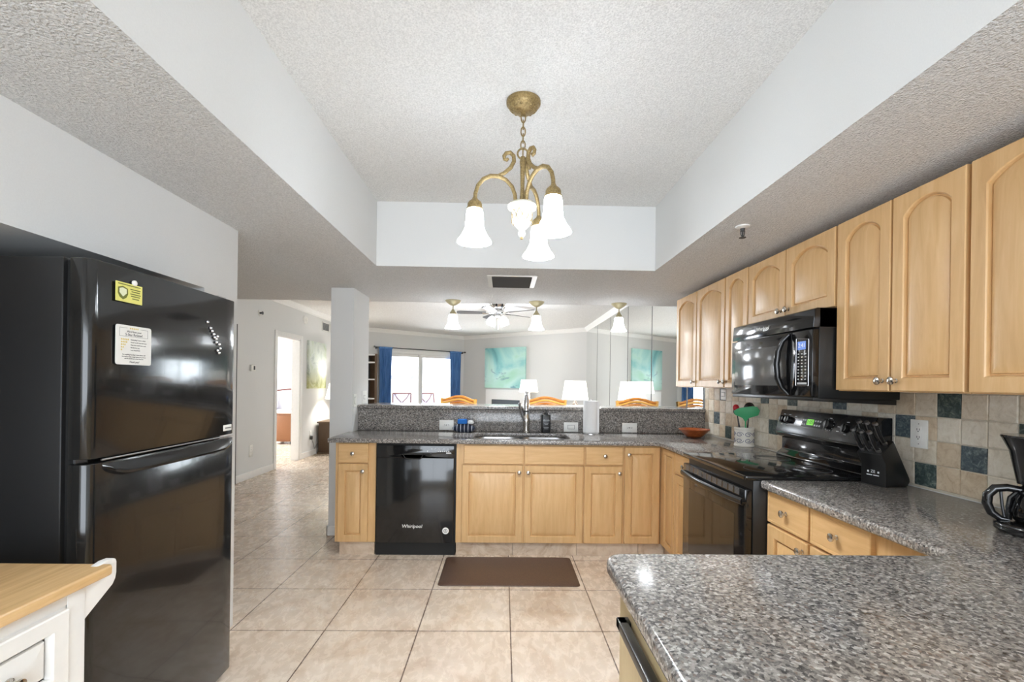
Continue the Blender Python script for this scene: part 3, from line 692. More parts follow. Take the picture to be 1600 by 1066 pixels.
# ---- wall cabinets
FU = FX(1.575, True)
def wall_cab(label, y0, y1, z0, z1, doors, group='maple wall cabinets with arched doors'):
    t = thing('wall_cabinet', label, 'cabinet', (1.73, (y0 + y1) / 2, z0), group)
    wood_body(t, [(1.5755, 1.8780, y0, y1, z0, z1)])
    for (ya, yb, ky) in doors:
        rise = min(0.05, (yb - ya) * 0.16)
        kn = [] if ky is None else [(-ky, z0 + 0.045)]
        door_part(t, 'door', FU, -yb + 0.002, -ya - 0.002, z0 + 0.004, z1 - 0.003, kn, arch=True, rise=rise, ftop=0.042, f=0.05)
wall_cab('maple wall cabinet at the far end above the wooden bowl, two arched doors', 3.222, 4.13, 1.352, 2.135, [(3.70, 4.125, 3.73), (3.226, 3.69, 3.255)])
wall_cab('slim maple wall cabinet with one arched door, far side of the microwave', 2.918, 3.218, 1.352, 2.135, [(2.922, 3.214, 3.185)])
wall_cab('short maple wall cabinet above the microwave', 2.137, 2.914, 1.745, 2.13, [(2.528, 2.910, 2.56), (2.141, 2.522, 2.49)])
wall_cab('tall maple wall cabinet with two knobbed doors, near side of the microwave', 1.522, 2.133, 1.350, 2.13, [(1.830, 2.129, 1.862), (1.526, 1.824, 1.795)])
wall_cab('tall maple wall cabinet closest to the camera, right of the pair of knobs', 0.75, 1.518, 1.350, 2.13, [(1.14, 1.514, None), (0.754, 1.13, None)])
# ---- microwave
t = thing('microwave', 'black over-the-range microwave under the short wall cabinet', 'microwave', (1.66, 2.53, 1.30))
Fm = FX(1.485, True); ym0, ym1 = 2.142, 2.906
b = B().box(1.4855, 1.876, ym0, ym1, 1.31, 1.742, 0.003); mk('body', b, 'black_satin', t)
b = B().prism([(1.455, 1.648), (1.8, 1.648), (1.8, 1.742), (1.475, 1.742), (1.462, 1.735)], Fr((0, 0, 0), (1, 0, 0), (0, 0, 1)), -ym1, -ym0, bev=0.003); mk('vent_grille', b, 'black_gloss', t)
b = B().prism([(1.46, 1.30), (1.86, 1.285), (1.86, 1.31), (1.46, 1.318)], Fr((0, 0, 0), (1, 0, 0), (0, 0, 1)), -ym1, -ym0, bev=0.002); mk('base_plate', b, 'black_satin', t)
b = B().fbox(Fm, -ym1, -2.30, 1.32, 1.64, 0, 0.032, 0.004); dr = mk('door', b, 'black_gloss', t)
b = B().fbox(Fm, -2.86, -2.40, 1.372, 1.582, 0.0321, 0.0335, 0.001); mk('window', b, 'microwave_glass', dr)
pts = [(-2.318, 1.632, 0.034), (-2.335, 1.60, 0.058), (-2.352, 1.55, 0.07), (-2.358, 1.48, 0.074), (-2.352, 1.41, 0.07), (-2.335, 1.36, 0.058), (-2.316, 1.325, 0.034)]
b = B().tube([Fm(*p) for p in pts], [0.011, 0.013, 0.015, 0.016, 0.015, 0.013, 0.011], 12); mk('handle', b, 'black_handle', dr)
b = B().fbox(Fm, -2.296, -ym0, 1.32, 1.64, 0, 0.032, 0.004); kp = mk('control_panel', b, 'black_gloss', t)
b = B()
fo = 0.0322
for (a, c) in (((-2.262, 1.372), (-2.168, 1.372)), ((-2.168, 1.372), (-2.168, 1.595)), ((-2.168, 1.595), (-2.262, 1.605)), ((-2.262, 1.605), (-2.262, 1.372))): b.tube([Fm(a[0], a[1], fo), Fm(c[0], c[1], fo)], 0.0012, 6)
mk('keypad_border', b, 'steel', kp)
b = B().fbox(Fm, -2.25, -2.19, 1.548, 1.588, 0.032, 0.0332); mk('display', b, 'display_blue', kp, False)
b = B()
for r_ in range(9):
    for c_ in range(3): b.fbox(Fm, -2.248 + c_ * 0.026, -2.238 + c_ * 0.026, 1.525 - r_ * 0.0155, 1.530 - r_ * 0.0155, 0.032, 0.0328)
b.fbox(Fm, -2.25, -2.18, 1.378, 1.388, 0.032, 0.0328); mk('keypad', b, 'button_light', kp, False)
b = B().text('2:41', 0.03, Fm, -2.218, 1.568, 0.0336); mk('digits', b, 'plastic_white', kp, False)
b = B().text('Whirlpool', 0.03, FX(1.457, True), -2.565, 1.690, 0.003, shear=0.15); mk('lettering', b, 'plastic_white', t, False)
# ---- range
t = thing('electric_range', 'black freestanding electric range with a glass cooktop', 'oven', (1.52, 2.556, 0.0))
y0, y1 = 2.176, 2.936
b = B().box(1.20, 1.87, y0, y1, 0.03, 0.915, 0.002); mk('body', b, 'black_satin', t)
b = B().prism(rrect(1.158, 1.87, y0 - 0.002, y1 + 0.002, 0.012, 3), TOP, 0.916, 0.938, bev=0.004); ck = mk('cooktop', b, 'black_gloss', t)
b = B()
for (cx, cy, r) in ((1.36, 2.36, 0.10), (1.36, 2.74, 0.08), (1.62, 2.36, 0.08), (1.62, 2.74, 0.10)):
    b.lathe([(r - 0.002, 0), (r, 0), (r, 0.0006), (r - 0.002, 0.0006)], (cx, cy, 0.9382), n=40)
mk('burner_ring', b, 'seam_grey', ck)
Fo = FX(1.199, True)
b = B().fbox(Fo, -y1 + 0.004, -y0 - 0.004, 0.235, 0.872, 0, 0.038, 0.006); od = mk('oven_door', b, 'black_gloss', t)
b = B().fbox(Fo, -y1 + 0.004, -y0 - 0.004, 0.05, 0.225, 0, 0.034, 0.006); mk('storage_drawer', b, 'black_gloss', t)
b = B()
N_ = 14; top_, bot_ = [], []
for i in range(N_ + 1):
    s_ = i / N_; u = -y1 + 0.008 + (y1 - y0 - 0.016) * s_; bow = 0.028 * sin(pi * s_)
    top_.append((u, 0.046 + bow)); 
b.tube([Fo(u, 0.812 + 0.0 * q, q) for (u, q) in top_], 0.012, 12, flat=1.5)
b.tube([Fo(-y1 + 0.012, 0.812, 0.03), Fo(-y1 + 0.012, 0.812, 0.052)], 0.013, 10).tube([Fo(-y0 - 0.012, 0.812, 0.03), Fo(-y0 - 0.012, 0.812, 0.052)], 0.013, 10)
mk('handle', b, 'black_handle', od)
b = B()
for g in range(11):
    for k in range(5):
        u = -y1 + 0.05 + g * 0.061
        b.fbox(Fo, u, u + 0.045, 0.836 + k * 0.0065, 0.839 + k * 0.0065, 0.038, 0.0392)
mk('vent_slot', b, 'seam_grey', od, False)
b = B().fbox(Fo, -y1 + 0.10, -y0 - 0.10, 0.33, 0.73, 0.0382, 0.039, 0.0); mk('window', b, 'black_gloss', od, False)
# backguard
Fs_ = Fr((0, 0, 0), (1, 0, 0), (0, 0, 1))     # section plane x,z ; d = -y
b = B().prism([(1.872, 0.938), (1.872, 1.222), (1.800, 1.222), (1.755, 1.075), (1.765, 1.06), (1.80, 1.045), (1.80, 0.975), (1.775, 0.955), (1.76, 0.938)], Fs_, -y1, -y0, bev=0.004); bgd = mk('backguard', b, 'black_gloss', t)
Fk = Fr((1.7565, 0, 1.08), (0, -1, 0), (0.045, 0, 0.147)); Fk2 = lambda u, v, d: Fk(u, v, d)
b = B().fbox(Fk, -y1 + 0.004, -y0 - 0.004, 0.004, 0.146, 0, 0.004, 0.002); pn = mk('console', b, 'range_console', t)
for (u, v, r) in ((-2.885, 0.085, 0.023), (-2.83, 0.085, 0.023), (-2.475, 0.085, 0.026), (-2.345, 0.075, 0.023), (-2.255, 0.078, 0.023)):
    b = B().lathe([(0, 0), (r, 0), (r, 0.006), (r * 0.86, 0.02), (0, 0.021)], Fk(u, v, 0.004), Fk.D, 24)
    b.fbox(Fk, u - 0.005, u + 0.005, v - r * 0.95, v + r * 0.95, 0.015, 0.028, 0.002); mk('knob', b, 'black_satin', t)
b = B().fbox(Fk, -2.70, -2.52, 0.055, 0.115, 0.004, 0.0055, 0.0005); mk('keypad', b, 'charcoal', t)
b = B().fbox(Fk, -2.655, -2.60, 0.068, 0.102, 0.0056, 0.007); dg = mk('display', b, 'display_green', t, False)
b = B().text('1:05', 0.03, Fk, -2.628, 0.085, 0.0072); mk('digits', b, 'black_dark', dg, False)
for (u, v) in ((-2.69, 0.07), (-2.69, 0.095), (-2.672, 0.07), (-2.672, 0.095), (-2.585, 0.07), (-2.585, 0.095), (-2.565, 0.07), (-2.565, 0.095), (-2.545, 0.07), (-2.545, 0.095)): mk('button', B().fbox(Fk, u - 0.006, u + 0.006, v - 0.005, v + 0.005, 0.0056, 0.0066), 'button_light', pn, False)
b = B()
for (u, v) in ((-2.885, 0.118), (-2.83, 0.118), (-2.885, 0.052), (-2.83, 0.052), (-2.77, 0.11), (-2.40, 0.08), (-2.40, 0.055), (-2.475, 0.122), (-2.345, 0.11), (-2.345, 0.043), (-2.255, 0.112)): b.fbox(Fk, u - 0.009, u + 0.009, v - 0.0018, v + 0.0018, 0.0042, 0.005)
for k in range(12): b.fbox(Fk, -2.475 + 0.034 * cos(k * 0.52) - 0.0015, -2.475 + 0.034 * cos(k * 0.52) + 0.0015, 0.085 + 0.034 * sin(k * 0.52) - 0.0015, 0.085 + 0.034 * sin(k * 0.52) + 0.0015, 0.0042, 0.005)
mk('printed_marks', b, 'button_light', pn, False)
# ================================================================ LEFT SIDE
t = thing('refrigerator', 'large black top-freezer refrigerator in the left alcove, magnets on its door', 'refrigerator', (-1.6, 1.77, 0.0))
fy0, fy1, fx = 1.392, 2.138, -1.232
b = B().box(-2.05, -1.306, fy0 - 0.004, fy1 + 0.002, 0.02, 1.722, 0.006); mk('cabinet', b, 'fridge_side', t)
b = B().box(-1.306, -1.292, fy0 + 0.01, fy1 - 0.008, 0.06, 1.715); mk('gasket', b, 'black_dark', t, False)
def fdoor(name, z0, z1):
    out_ = [(-1.292, fy0), (-1.292, fy1)] + [(fx - 0.018 + 0.018 * sin(radians(a)), fy1 - 0.018 + 0.018 * cos(radians(a))) for a in (0, 30, 60, 90)]
    for i in range(1, 12):
        s_ = i / 12; out_.append((fx + 0.006 * sin(pi * s_), fy1 - 0.018 - (fy1 - fy0 - 0.05) * s_))
    out_ += [(fx - 0.03 + 0.03 * cos(radians(a)), fy0 + 0.03 - 0.03 * sin(radians(a))) for a in (0, 18, 36, 54, 72, 90)]
    b = B().prism(out_, TOP, z0, z1, bev=0.0035); return mk(name, b, 'fridge_black', t)
fz = fdoor('freezer_door', 1.118, 1.722); lo = fdoor('refrigerator_door', 0.05, 1.104)
b = B().box(-1.335, -1.285, fy0 + 0.02, fy0 + 0.06, 1.104, 1.118).box(-1.40, -1.27, fy1 - 0.07, fy1 - 0.01, 1.7225, 1.738, 0.003); mk('hinge', b, 'steel', t)
b = B().box(-2.0, -1.31, fy0 + 0.02, fy1 - 0.02, 0.0, 0.05); mk('base_grille', b, 'black_dark', t, False)
# long scooped handle lip along the top of the lower door
b = B(); N_ = 36
def hz(s_):
    lo_ = 0.012 + 0.026 * (1 - (1 - min(1, s_ / 0.14)) ** 2) if s_ < 0.14 else 0.038
    return lo_ if s_ < 0.86 else 0.038 - 0.026 * ((s_ - 0.86) / 0.14) ** 2
def hx(s_): return 0.002 + 0.034 * sin(pi * min(1, max(0, s_))) ** 0.45
def hp(i, j):
    y = fy0 + 0.05 + (fy1 - fy0 - 0.07) * i; h_ = hz(i); x_ = fx + 0.0
    ring_ = [(0.0, 1.100), (hx(i) * 0.75, 1.100 - h_ * 0.55), (hx(i), 1.100 - h_ * 0.9), (hx(i) * 0.9, 1.100 - h_ * 1.12), (0.0, 1.100 - h_ * 1.35)]
    return ring_[j]
V = [[b.bm.verts.new((fx + hp(i / N_, j)[0], fy0 + 0.05 + (fy1 - fy0 - 0.07) * i / N_, hp(i / N_, j)[1])) for j in range(5)] for i in range(N_ + 1)]
for i in range(N_):
    for j in range(4): b.bm.faces.new((V[i][j], V[i + 1][j], V[i + 1][j + 1], V[i][j + 1]))
b.bm.faces.new(V[0]); b.bm.faces.new(V[-1][::-1])
mk('handle', b, 'black_handle', lo)
Ff = FX(fx + 0.0065)
b = B().tube([Ff(fy0 + 0.045, 1.112, -0.004), Ff(fy1 - 0.02, 1.112, -0.004)], 0.003, 6); mk('trim_strip', b, 'steel', fz)
b = B().fbox(FX(fx), 2.052, 2.112, 1.136, 1.162, 0, 0.003, 0.0008); bd = mk('badge', b, 'plastic_white', fz)
b = B().fbox(FX(fx), 2.064, 2.108, 1.146, 1.151, 0.003, 0.0036); mk('badge_mark', b, 'seam_grey', bd, False)
# magnets on the freezer door
def cardbase(name, label, cat, u0, u1, v0, v1, mat_, r=0.006, d=0.0018):
    root = thing(name, label, cat, Ff((u0 + u1) / 2, (v0 + v1) / 2, 0)); b = B().prism(rrect(u0, u1, v0, v1, r, 4), Ff, 0.0002, d)
    mk('card', b, mat_, root); return root
mg = cardbase('fridge_magnet', 'yellow rectangular magnet with a shield emblem near the freezer door top', 'magnet', 1.474, 1.580, 1.610, 1.672, 'magnet_yellow', 0.001)
b = B().prism([(1.482, 1.654), (1.500, 1.660), (1.520, 1.654), (1.521, 1.636), (1.514, 1.624), (1.501, 1.617), (1.488, 1.624), (1.481, 1.636)], Ff, 0.0018, 0.0023); em = mk('emblem', b, 'print_olive', mg, False)
b = B().prism([(1.487, 1.651), (1.500, 1.655), (1.515, 1.651), (1.515, 1.638), (1.501, 1.626), (1.487, 1.638)], Ff, 0.0023, 0.0026); mk('crest', b, 'magnet_pale', em, False)
b = B()
for (u0, u1, v) in ((1.482, 1.572, 1.666), (1.53, 1.572, 1.655), (1.535, 1.57, 1.648), (1.53, 1.573, 1.640), (1.533, 1.57, 1.633), (1.538, 1.566, 1.625)): b.fbox(Ff, u0, u1, v - 0.0016, v + 0.0016, 0.0018, 0.0022)
mk('print', b, 'print_olive', mg, False)
rb = tag(mk('round_magnet', B().lathe([(0, 0), (0.009, 0), (0.009, 0.005), (0.006, 0.0065), (0, 0.007)], Ff(1.546, 1.678, 0.0002), Ff.D, 20), 'plastic_white', None, loc=Ff(1.546, 1.678, 0)), 'tiny round white magnet above the yellow magnet', 'magnet')
cd = cardbase('review_card', 'white card with star ratings stuck on the freezer door', 'card', 1.476, 1.622, 1.408, 1.536, 'plastic_white', 0.008)
b = B(); 
for (a, c) in (((1.490, 1.527), (1.520, 1.527)), ((1.575, 1.527), (1.606, 1.527)), ((1.606, 1.527), (1.606, 1.500)), ((1.606, 1.500), (1.490, 1.500)), ((1.490, 1.500), (1.490, 1.527))):
    b.fbox(Ff, min(a[0], c[0]) - 0.0004, max(a[0], c[0]) + 0.0004, min(a[1], c[1]) - 0.0004, max(a[1], c[1]) + 0.0004, 0.0018, 0.0021)
mk('border', b, 'seam_grey', cd, False)
def star(b, u, v, r):
    b.prism([(u + (r if k % 2 == 0 else r * 0.42) * sin(k * pi / 5), v + (r if k % 2 == 0 else r * 0.42) * cos(k * pi / 5)) for k in range(10)], Ff, 0.0018, 0.0022)
b = B()
for k in range(5): star(b, 1.533 + k * 0.0075, 1.527, 0.0034)
for r_ in range(5):
    for k in range(5 - r_): star(b, 1.498 + k * 0.0066, 1.490 - r_ * 0.0085, 0.0034)
mk('stars', b, 'print_gold', cd, False)
b = B().text('We\'d love your', 0.0095, Ff, 1.548, 1.516, 0.0018, shear=0.3).text('5-Star Review!', 0.012, Ff, 1.548, 1.506, 0.0018)
for i_, s_ in enumerate(('Outstanding! I want to tell all', 'Great! I would come back soon', 'Okay, but it needs some work', 'Not the best stay', 'I was disappointed')): b.text(s_, 0.0052, Ff, 1.534, 1.490 - i_ * 0.0085, 0.0018, 'LEFT')
b.text('For anything less than 5 stars please call', 0.0058, Ff, 1.549, 1.441, 0.0018).text('We want to make it right before you go home', 0.0052, Ff, 1.549, 1.434, 0.0018).text('and we would love to hear from you', 0.0052, Ff, 1.549, 1.428, 0.0018).text('Thank you!', 0.009, Ff, 1.549, 1.417, 0.0018, shear=0.3)
mk('print', b, 'print_dark', cd, False)
# dolphin-like metal ornaments: a trail of small chrome magnets
trail = [(1.925, 1.601), (1.945, 1.578), (1.955, 1.567), (1.966, 1.555), (1.972, 1.542), (1.984, 1.537), (1.992, 1.548), (1.985, 1.522), (2.005, 1.515), (2.012, 1.498), (1.994, 1.488), (2.004, 1.478)]
for i_, (u, v) in enumerate(trail):
    b = B().lathe([(0, 0), (0.0055, 0), (0.006, 0.002), (0.004, 0.005), (0, 0.006)], (0, 0, 0), (1, 0, 0), 14)
    o = mk('beaded_magnet', b, 'chrome', None, loc=(0, 0, 0)); o.location = Ff(u, v, 0.0003)
    tag(o, 'small silver bead magnet in the wavy trail right of the white card', 'magnet', 'silver magnets on the freezer door')

# kitchen cart with butcher block top
t = thing('kitchen_cart', 'white kitchen cart with a butcher block top in the lower left corner', 'kitchen cart', (-1.2, 0.8, 0.0))
b = B().prism([(-1.44, 0.30), (-0.966, 0.30), (-0.966, 1.165), (-0.975, 1.172), (-1.44, 1.172)], TOP, 0.874, 0.90, bev=0.006, seg=3); mk('top', b, 'oak_butcher', t)
b = B().box(-1.42, -0.99, 0.34, 1.112, 0.08, 0.873, 0.002); mk('body', b, 'white_paint', t, False)
b = B()
for (x, y) in ((-1.40, 0.36), (-1.03, 0.36), (-1.40, 1.07), (-1.03, 1.07)): b = B().box(x, x + 0.04, y, y + 0.04, 0, 0.08); mk('foot', b, 'white_paint', t, False)
Fz = FX(-0.99)
b = B().fbox(Fz, 1.068, 1.112, 0.08, 0.872, 0, 0.005, 0.001).fbox(Fz, 0.34, 0.384, 0.08, 0.872, 0, 0.005, 0.001).fbox(Fz, 0.384, 1.068, 0.846, 0.872, 0, 0.004, 0.001); mk('face_frame', b, 'white_paint', t)
for (u0, u1) in ((0.735, 1.062), (0.39, 0.725)):
    b = B(); door(b, Fz, u0, 0.665, u1 - u0, 0.176, 0.0005, t=0.016, f=0.036); dr = mk('drawer', b, 'white_paint', t, True, 20)
    cu = (u0 + u1) / 2
    b = B(); fb = Fz
    b.lathe([(0, 0), (0.011, 0), (0.011, 0.004), (0.005, 0.008), (0.006, 0.018), (0.010, 0.022), (0.010, 0.028), (0, 0.031)], fb(cu - 0.035, 0.752, 0.014), fb.D, 16)
    b.lathe([(0, 0), (0.011, 0), (0.011, 0.004), (0.005, 0.008), (0.006, 0.018), (0.010, 0.022), (0.010, 0.028), (0, 0.031)], fb(cu + 0.035, 0.752, 0.014), fb.D, 16)
    b.tube([fb(cu - 0.035, 0.752, 0.036), fb(cu - 0.028, 0.742, 0.040), fb(cu, 0.735, 0.042), fb(cu + 0.028, 0.742, 0.040), fb(cu + 0.035, 0.752, 0.036)], 0.0055, 10); mk('pull', b, 'nickel', dr)
    b = B(); door(b, Fz, u0, 0.10, u1 - u0, 0.555, 0.0005, t=0.016, f=0.045); mk('door', b, 'white_paint', t, True, 20)
for x in (-1.0095, -1.40):
    b = B().prism([(1.1125, 0.785), (1.195, 0.838), (1.203, 0.85), (1.206, 0.865), (1.206, 0.892), (1.203, 0.900), (1.195, 0.904), (1.175, 0.905), (1.15, 0.900), (1.1125, 0.872)], FX(x), 0, 0.02, bev=0.002); mk('towel_bracket', b, 'white_paint', t)
b = B().tube([(-1.39, 1.18, 0.86), (-1.0, 1.18, 0.86)], 0.009, 12); mk('towel_bar', b, 'white_paint', t)

# floor mat
b = B()
o_ = rrect(-0.425, 0.54, 3.09, 3.60, 0.03, 5)
def shrink(p, k, z): return (0.0575 + (p[0] - 0.0575) * (1 - k / 0.48), 3.345 + (p[1] - 3.345) * (1 - k / 0.25), z)
lps = [[b.bm.verts.new(shrink(p, k, z)) for p in o_] for k, z in ((0, 0.0005), (0.002, 0.006), (0.03, 0.017), (0.034, 0.016), (0.038, 0.017))]
for i in range(4):
    for k in range(len(o_)): b.bm.faces.new((lps[i][k], lps[i][(k + 1) % len(o_)], lps[i + 1][(k + 1) % len(o_)], lps[i + 1][k]))
b.bm.faces.new(lps[0][::-1]); b.bm.faces.new(lps[-1])
tag(mk('floor_mat', b, 'mat_brown', None, loc=(0.06, 3.34, 0)), 'dark brown rectangular anti-fatigue mat on the tiles before the sink', 'mat')

# ================================================================ COUNTER ITEMS
Z = 0.9203
t = thing('sponge_caddy', 'navy striped fabric sponge caddy left of the sink', 'caddy', (-0.35, 4.15, Z))
b = B()
def pil(i, j):
    a = 2 * pi * i; z_ = j; R_ = (sin(pi * min(max(j, 0.0), 1.0) * 0.86 + 0.28)) ** 0.5
    ex = lambda q: math.copysign(abs(q) ** 0.6, q)
    return Vector((-0.35 + 0.102 * R_ * ex(cos(a)), 4.15 + 0.045 * R_ * ex(sin(a)), Z + 0.075 * j))
b.grid(pil, 28, 8); b.bm.faces.new([b.bm.verts.new(pil(k / 28, 0)) for k in range(28)][::-1]); b.bm.faces.new([b.bm.verts.new(pil(k / 28, 1)) for k in range(28)])
mk('holder', b, 'striped_fabric', t)
tag(mk('sponge', B().box(-0.405, -0.32, 4.125, 4.165, Z + 0.0755, Z + 0.118, 0.008), 'blue_sponge', None, loc=(-0.36, 4.145, Z + 0.07)), 'bright blue sponge standing in the striped caddy', 'sponge')
tag(mk('scrub_pad', B().box(-0.315, -0.262, 4.13, 4.17, Z + 0.0755, Z + 0.105, 0.01), 'plastic_white', None, loc=(-0.29, 4.15, Z + 0.07)), 'white scrub pad beside the blue sponge', 'sponge')
t = thing('soap_dispenser', 'matte black soap bottle with white lettering, right of the faucet', 'soap dispenser', (0.392, 4.17, Z))
b = B().prism(rrect(0.352, 0.432, 4.15, 4.20, 0.012, 4), TOP, Z, Z + 0.165, bev=0.006); mk('bottle', b, 'black_satin', t)
b = B().lathe([(0, 0), (0.014, 0), (0.014, 0.018), (0.006, 0.02), (0.006, 0.035), (0.012, 0.036), (0.012, 0.048), (0, 0.052)], (0.392, 4.175, Z + 0.165)); b.tube([(0.392, 4.175, Z + 0.208), (0.392, 4.14, Z + 0.205)], 0.005, 8); mk('pump', b, 'black_satin', t)
Fl = FY(4.1497)
b = B().text('Gentle', 0.022, Fl, 0.392, Z + 0.115, 0.0003, shear=0.25).fbox(Fl, 0.372, 0.412, Z + 0.085, Z + 0.088, 0.0002, 0.0006).fbox(Fl, 0.378, 0.406, Z + 0.076, Z + 0.079, 0.0002, 0.0006).fbox(Fl, 0.370, 0.414, Z + 0.048, Z + 0.052, 0.0002, 0.0006).fbox(Fl, 0.374, 0.410, Z + 0.038, Z + 0.041, 0.0002, 0.0006); mk('label_print', b, 'button_light', t, False)
t = thing('paper_towel_holder', 'silver paper towel stand on the granite worktop', 'paper towel holder', (0.79, 4.13, Z))
b = B().lathe([(0, 0), (0.088, 0), (0.088, 0.006), (0.08, 0.011), (0, 0.011)], (0.79, 4.13, Z), n=40); mk('base', b, 'chrome', t)
b = B().lathe([(0, 0.011), (0.006, 0.011), (0.006, 0.30), (0.009, 0.302), (0.009, 0.308), (0, 0.31)], (0.79, 4.13, Z)); mk('rod', b, 'chrome', t)
b = B().lathe([(0.02, 0.013), (0.066, 0.013), (0.067, 0.02), (0.067, 0.29), (0.066, 0.296), (0.02, 0.296), (0.02, 0.013)], (0.79, 4.13, Z), n=48)
b.box(0.79 + 0.045, 0.79 + 0.068, 4.085, 4.087, Z + 0.014, Z + 0.295, 0.0)
tag(mk('paper_towel_roll', b, 'paper', None, loc=(0.79, 4.13, Z + 0.013)), 'tall white roll of paper towel on the silver stand', 'paper towel')
b = B(); R_ = [(0, 0.004), (0.045, 0.0), (0.06, 0.004), (0.085, 0.025), (0.108, 0.05), (0.124, 0.066), (0.128, 0.070), (0.126, 0.073), (0.118, 0.068), (0.10, 0.052), (0.078, 0.032), (0.05, 0.014), (0, 0.011)]
b.lathe(R_, (1.655, 3.95, Z), n=44)
tag(mk('wooden_bowl', b, 'bowl_wood', None, loc=(1.655, 3.95, Z)), 'reddish brown wooden bowl in the worktop corner', 'bowl')
# crock with utensils
cx, cy = 1.80, 3.40
t = thing('utensil_crock', 'white ceramic crock with dark blue scrolls, left of the range', 'crock', (cx, cy, Z))
b = B().lathe([(0, 0), (0.066, 0), (0.069, 0.004), (0.069, 0.012), (0.0655, 0.016), (0.0655, 0.122), (0.069, 0.126), (0.069, 0.138), (0.066, 0.142), (0.060, 0.142), (0.059, 0.13), (0.059, 0.012), (0, 0.012)], (cx, cy, Z), n=40); mk('pot', b, 'crock_white', t)
b = B()
def onpot(a, z_): return Vector((cx + 0.066 * cos(a), cy + 0.066 * sin(a), Z + z_))
for a0 in [radians(215 + 52 * k) for k in range(-1, 4)]:
    for s_, zc in ((1, 0.09), (-1, 0.046)):
        pts = []
        for k in range(22):
            q = k / 21; ang = q * 2 * pi * 1.35; rr_ = 0.023 * (1 - 0.72 * q); pts.append(onpot(a0 + rr_ * 1.35 * cos(ang) / 0.066 * 0.9, zc + s_ * rr_ * 0.8 * sin(ang)))
        b.tube(pts, 0.0019, 6)
mk('scroll_pattern', b, 'blue_ink', t)
def utensil(name, label, base, tip, mat_h, head, mat_head, cat='utensil'):
    base, tip = Vector(base), Vector(tip); r = thing(name, label, cat, base, None)
    mid_ = (base + tip) / 2 + Vector((0, 0, 0.004)); b = B().tube([base, base.lerp(tip, 0.3), mid_, base.lerp(tip, 0.8), tip], [0.005, 0.006, 0.0065, 0.005, 0.0045], 10, flat=0.7); mk('handle', b, mat_h, r)
    b = B(); head(b, tip, (tip - base).normalized()); mk('head', b, mat_head, r); return r
def hd_spoon(rad, dp=0.5):
    def f(b, tip, d):
        c = tip + d * rad * 0.8; s_ = Vector((1, 0, 0)); n_ = d.cross(s_).normalized(); s2 = n_.cross(d)
        def g(i, j):
            a = 2 * pi * i; q = j; rr = rad * q
            return c + d * cos(a) * rr * 1.1 + s2 * sin(a) * rr + n_ * (rad * dp * (q * q - 1))
        b.grid(g, 20, 6); 
        def g2(i, j): return g(i, j) - n_ * 0.003
        b.grid(g2, 20, 6)
    return f
def hd_turner(w_, h_):
    def f(b, tip, d):
        s_ = Vector((1, -0.5, 0)).normalized(); n_ = d.cross(s_).normalized(); s2 = n_.cross(d); fr = Fr(tip, s2, d)
        b.prism([(-0.006, -0.012), (0.006, -0.012), (0.02, 0.012), (w_ * 0.55, h_ * 0.35), (w_ * 0.62, h_ * 0.7), (w_ * 0.5, h_ * 0.98), (w_ * 0.3, h_ * 1.02), (-w_ * 0.3, h_ * 0.86), (-w_ * 0.52, h_ * 0.66), (-w_ * 0.48, h_ * 0.35), (-0.02, 0.012)], fr, -0.002, 0.002, bev=0.0015)
    return f
utensil('cooking_spoon', 'red-headed spoon leaning left out of the crock', (cx - 0.01, cy, Z + 0.014), (cx - 0.055, cy + 0.01, Z + 0.265), 'black_satin', hd_spoon(0.024), 'red_plastic')
utensil('slotted_spoon', 'dark cooking spoon behind the green turner', (cx - 0.005, cy + 0.03, Z + 0.014), (cx - 0.025, cy + 0.06, Z + 0.235), 'black_satin', hd_spoon(0.027, 0.4), 'black_satin')
utensil('turner', 'wide green silicone turner standing in the crock', (cx, cy - 0.02, Z + 0.014), (cx - 0.012, cy - 0.04, Z + 0.20), 'green_silicone', hd_turner(0.150, 0.10), 'green_silicone')
utensil('ladle', 'black ladle leaning right out of the crock', (cx + 0.02, cy + 0.005, Z + 0.014), (cx + 0.03, cy - 0.005, Z + 0.245), 'black_satin', hd_spoon(0.043, 0.6), 'black_satin')
utensil('spatula', 'red handled spatula right of the green turner', (cx + 0.015, cy + 0.02, Z + 0.014), (cx + 0.02, cy + 0.01, Z + 0.21), 'red_plastic', hd_spoon(0.014, 0.2), 'red_plastic')
# knife block
Fo_ = Vector((1.716, 2.028, 0)); Lv = Vector((0.968, 0.25, 0)); Wv = Vector((-0.25, 0.968, 0))
FKB = Fr(Fo_, Lv, (0, 0, 1)); WD = 0.112       # d = Lv x z = -Wv
t = thing('knife_block', 'black slanted knife block beside the range backguard', 'knife block', (1.77, 2.1, Z))
b = B().prism([(0.0, Z), (0.0, 1.022), (-0.028, 1.066), (0.045, 1.128), (0.146, 0.955), (0.150, 0.94), (0.135, Z)], FKB, -WD, 0, bev=0.003); kb = mk('block', b, 'black_satin', t)
Fkf = Fr(Fo_ + Lv * -0.0005, -Wv, (0, 0, 1))
b = B().text('ZE', 0.018, Fkf, -WD / 2 + 0.0, Z + 0.062, 0.0004).fbox(Fkf, -WD / 2 - 0.026, -WD / 2 - 0.018, Z + 0.057, Z + 0.065, 0.0002, 0.0008).fbox(Fkf, -WD / 2 + 0.02, -WD / 2 + 0.028, Z + 0.057, Z + 0.065, 0.0002, 0.0008).fbox(Fkf, -WD / 2 - 0.028, -WD / 2 - 0.003, Z + 0.044, Z + 0.048, 0.0002, 0.0008).fbox(Fkf, -WD / 2 + 0.002, -WD / 2 + 0.027, Z + 0.044, Z + 0.048, 0.0002, 0.0008); mk('lettering', b, 'button_light', kb, False)
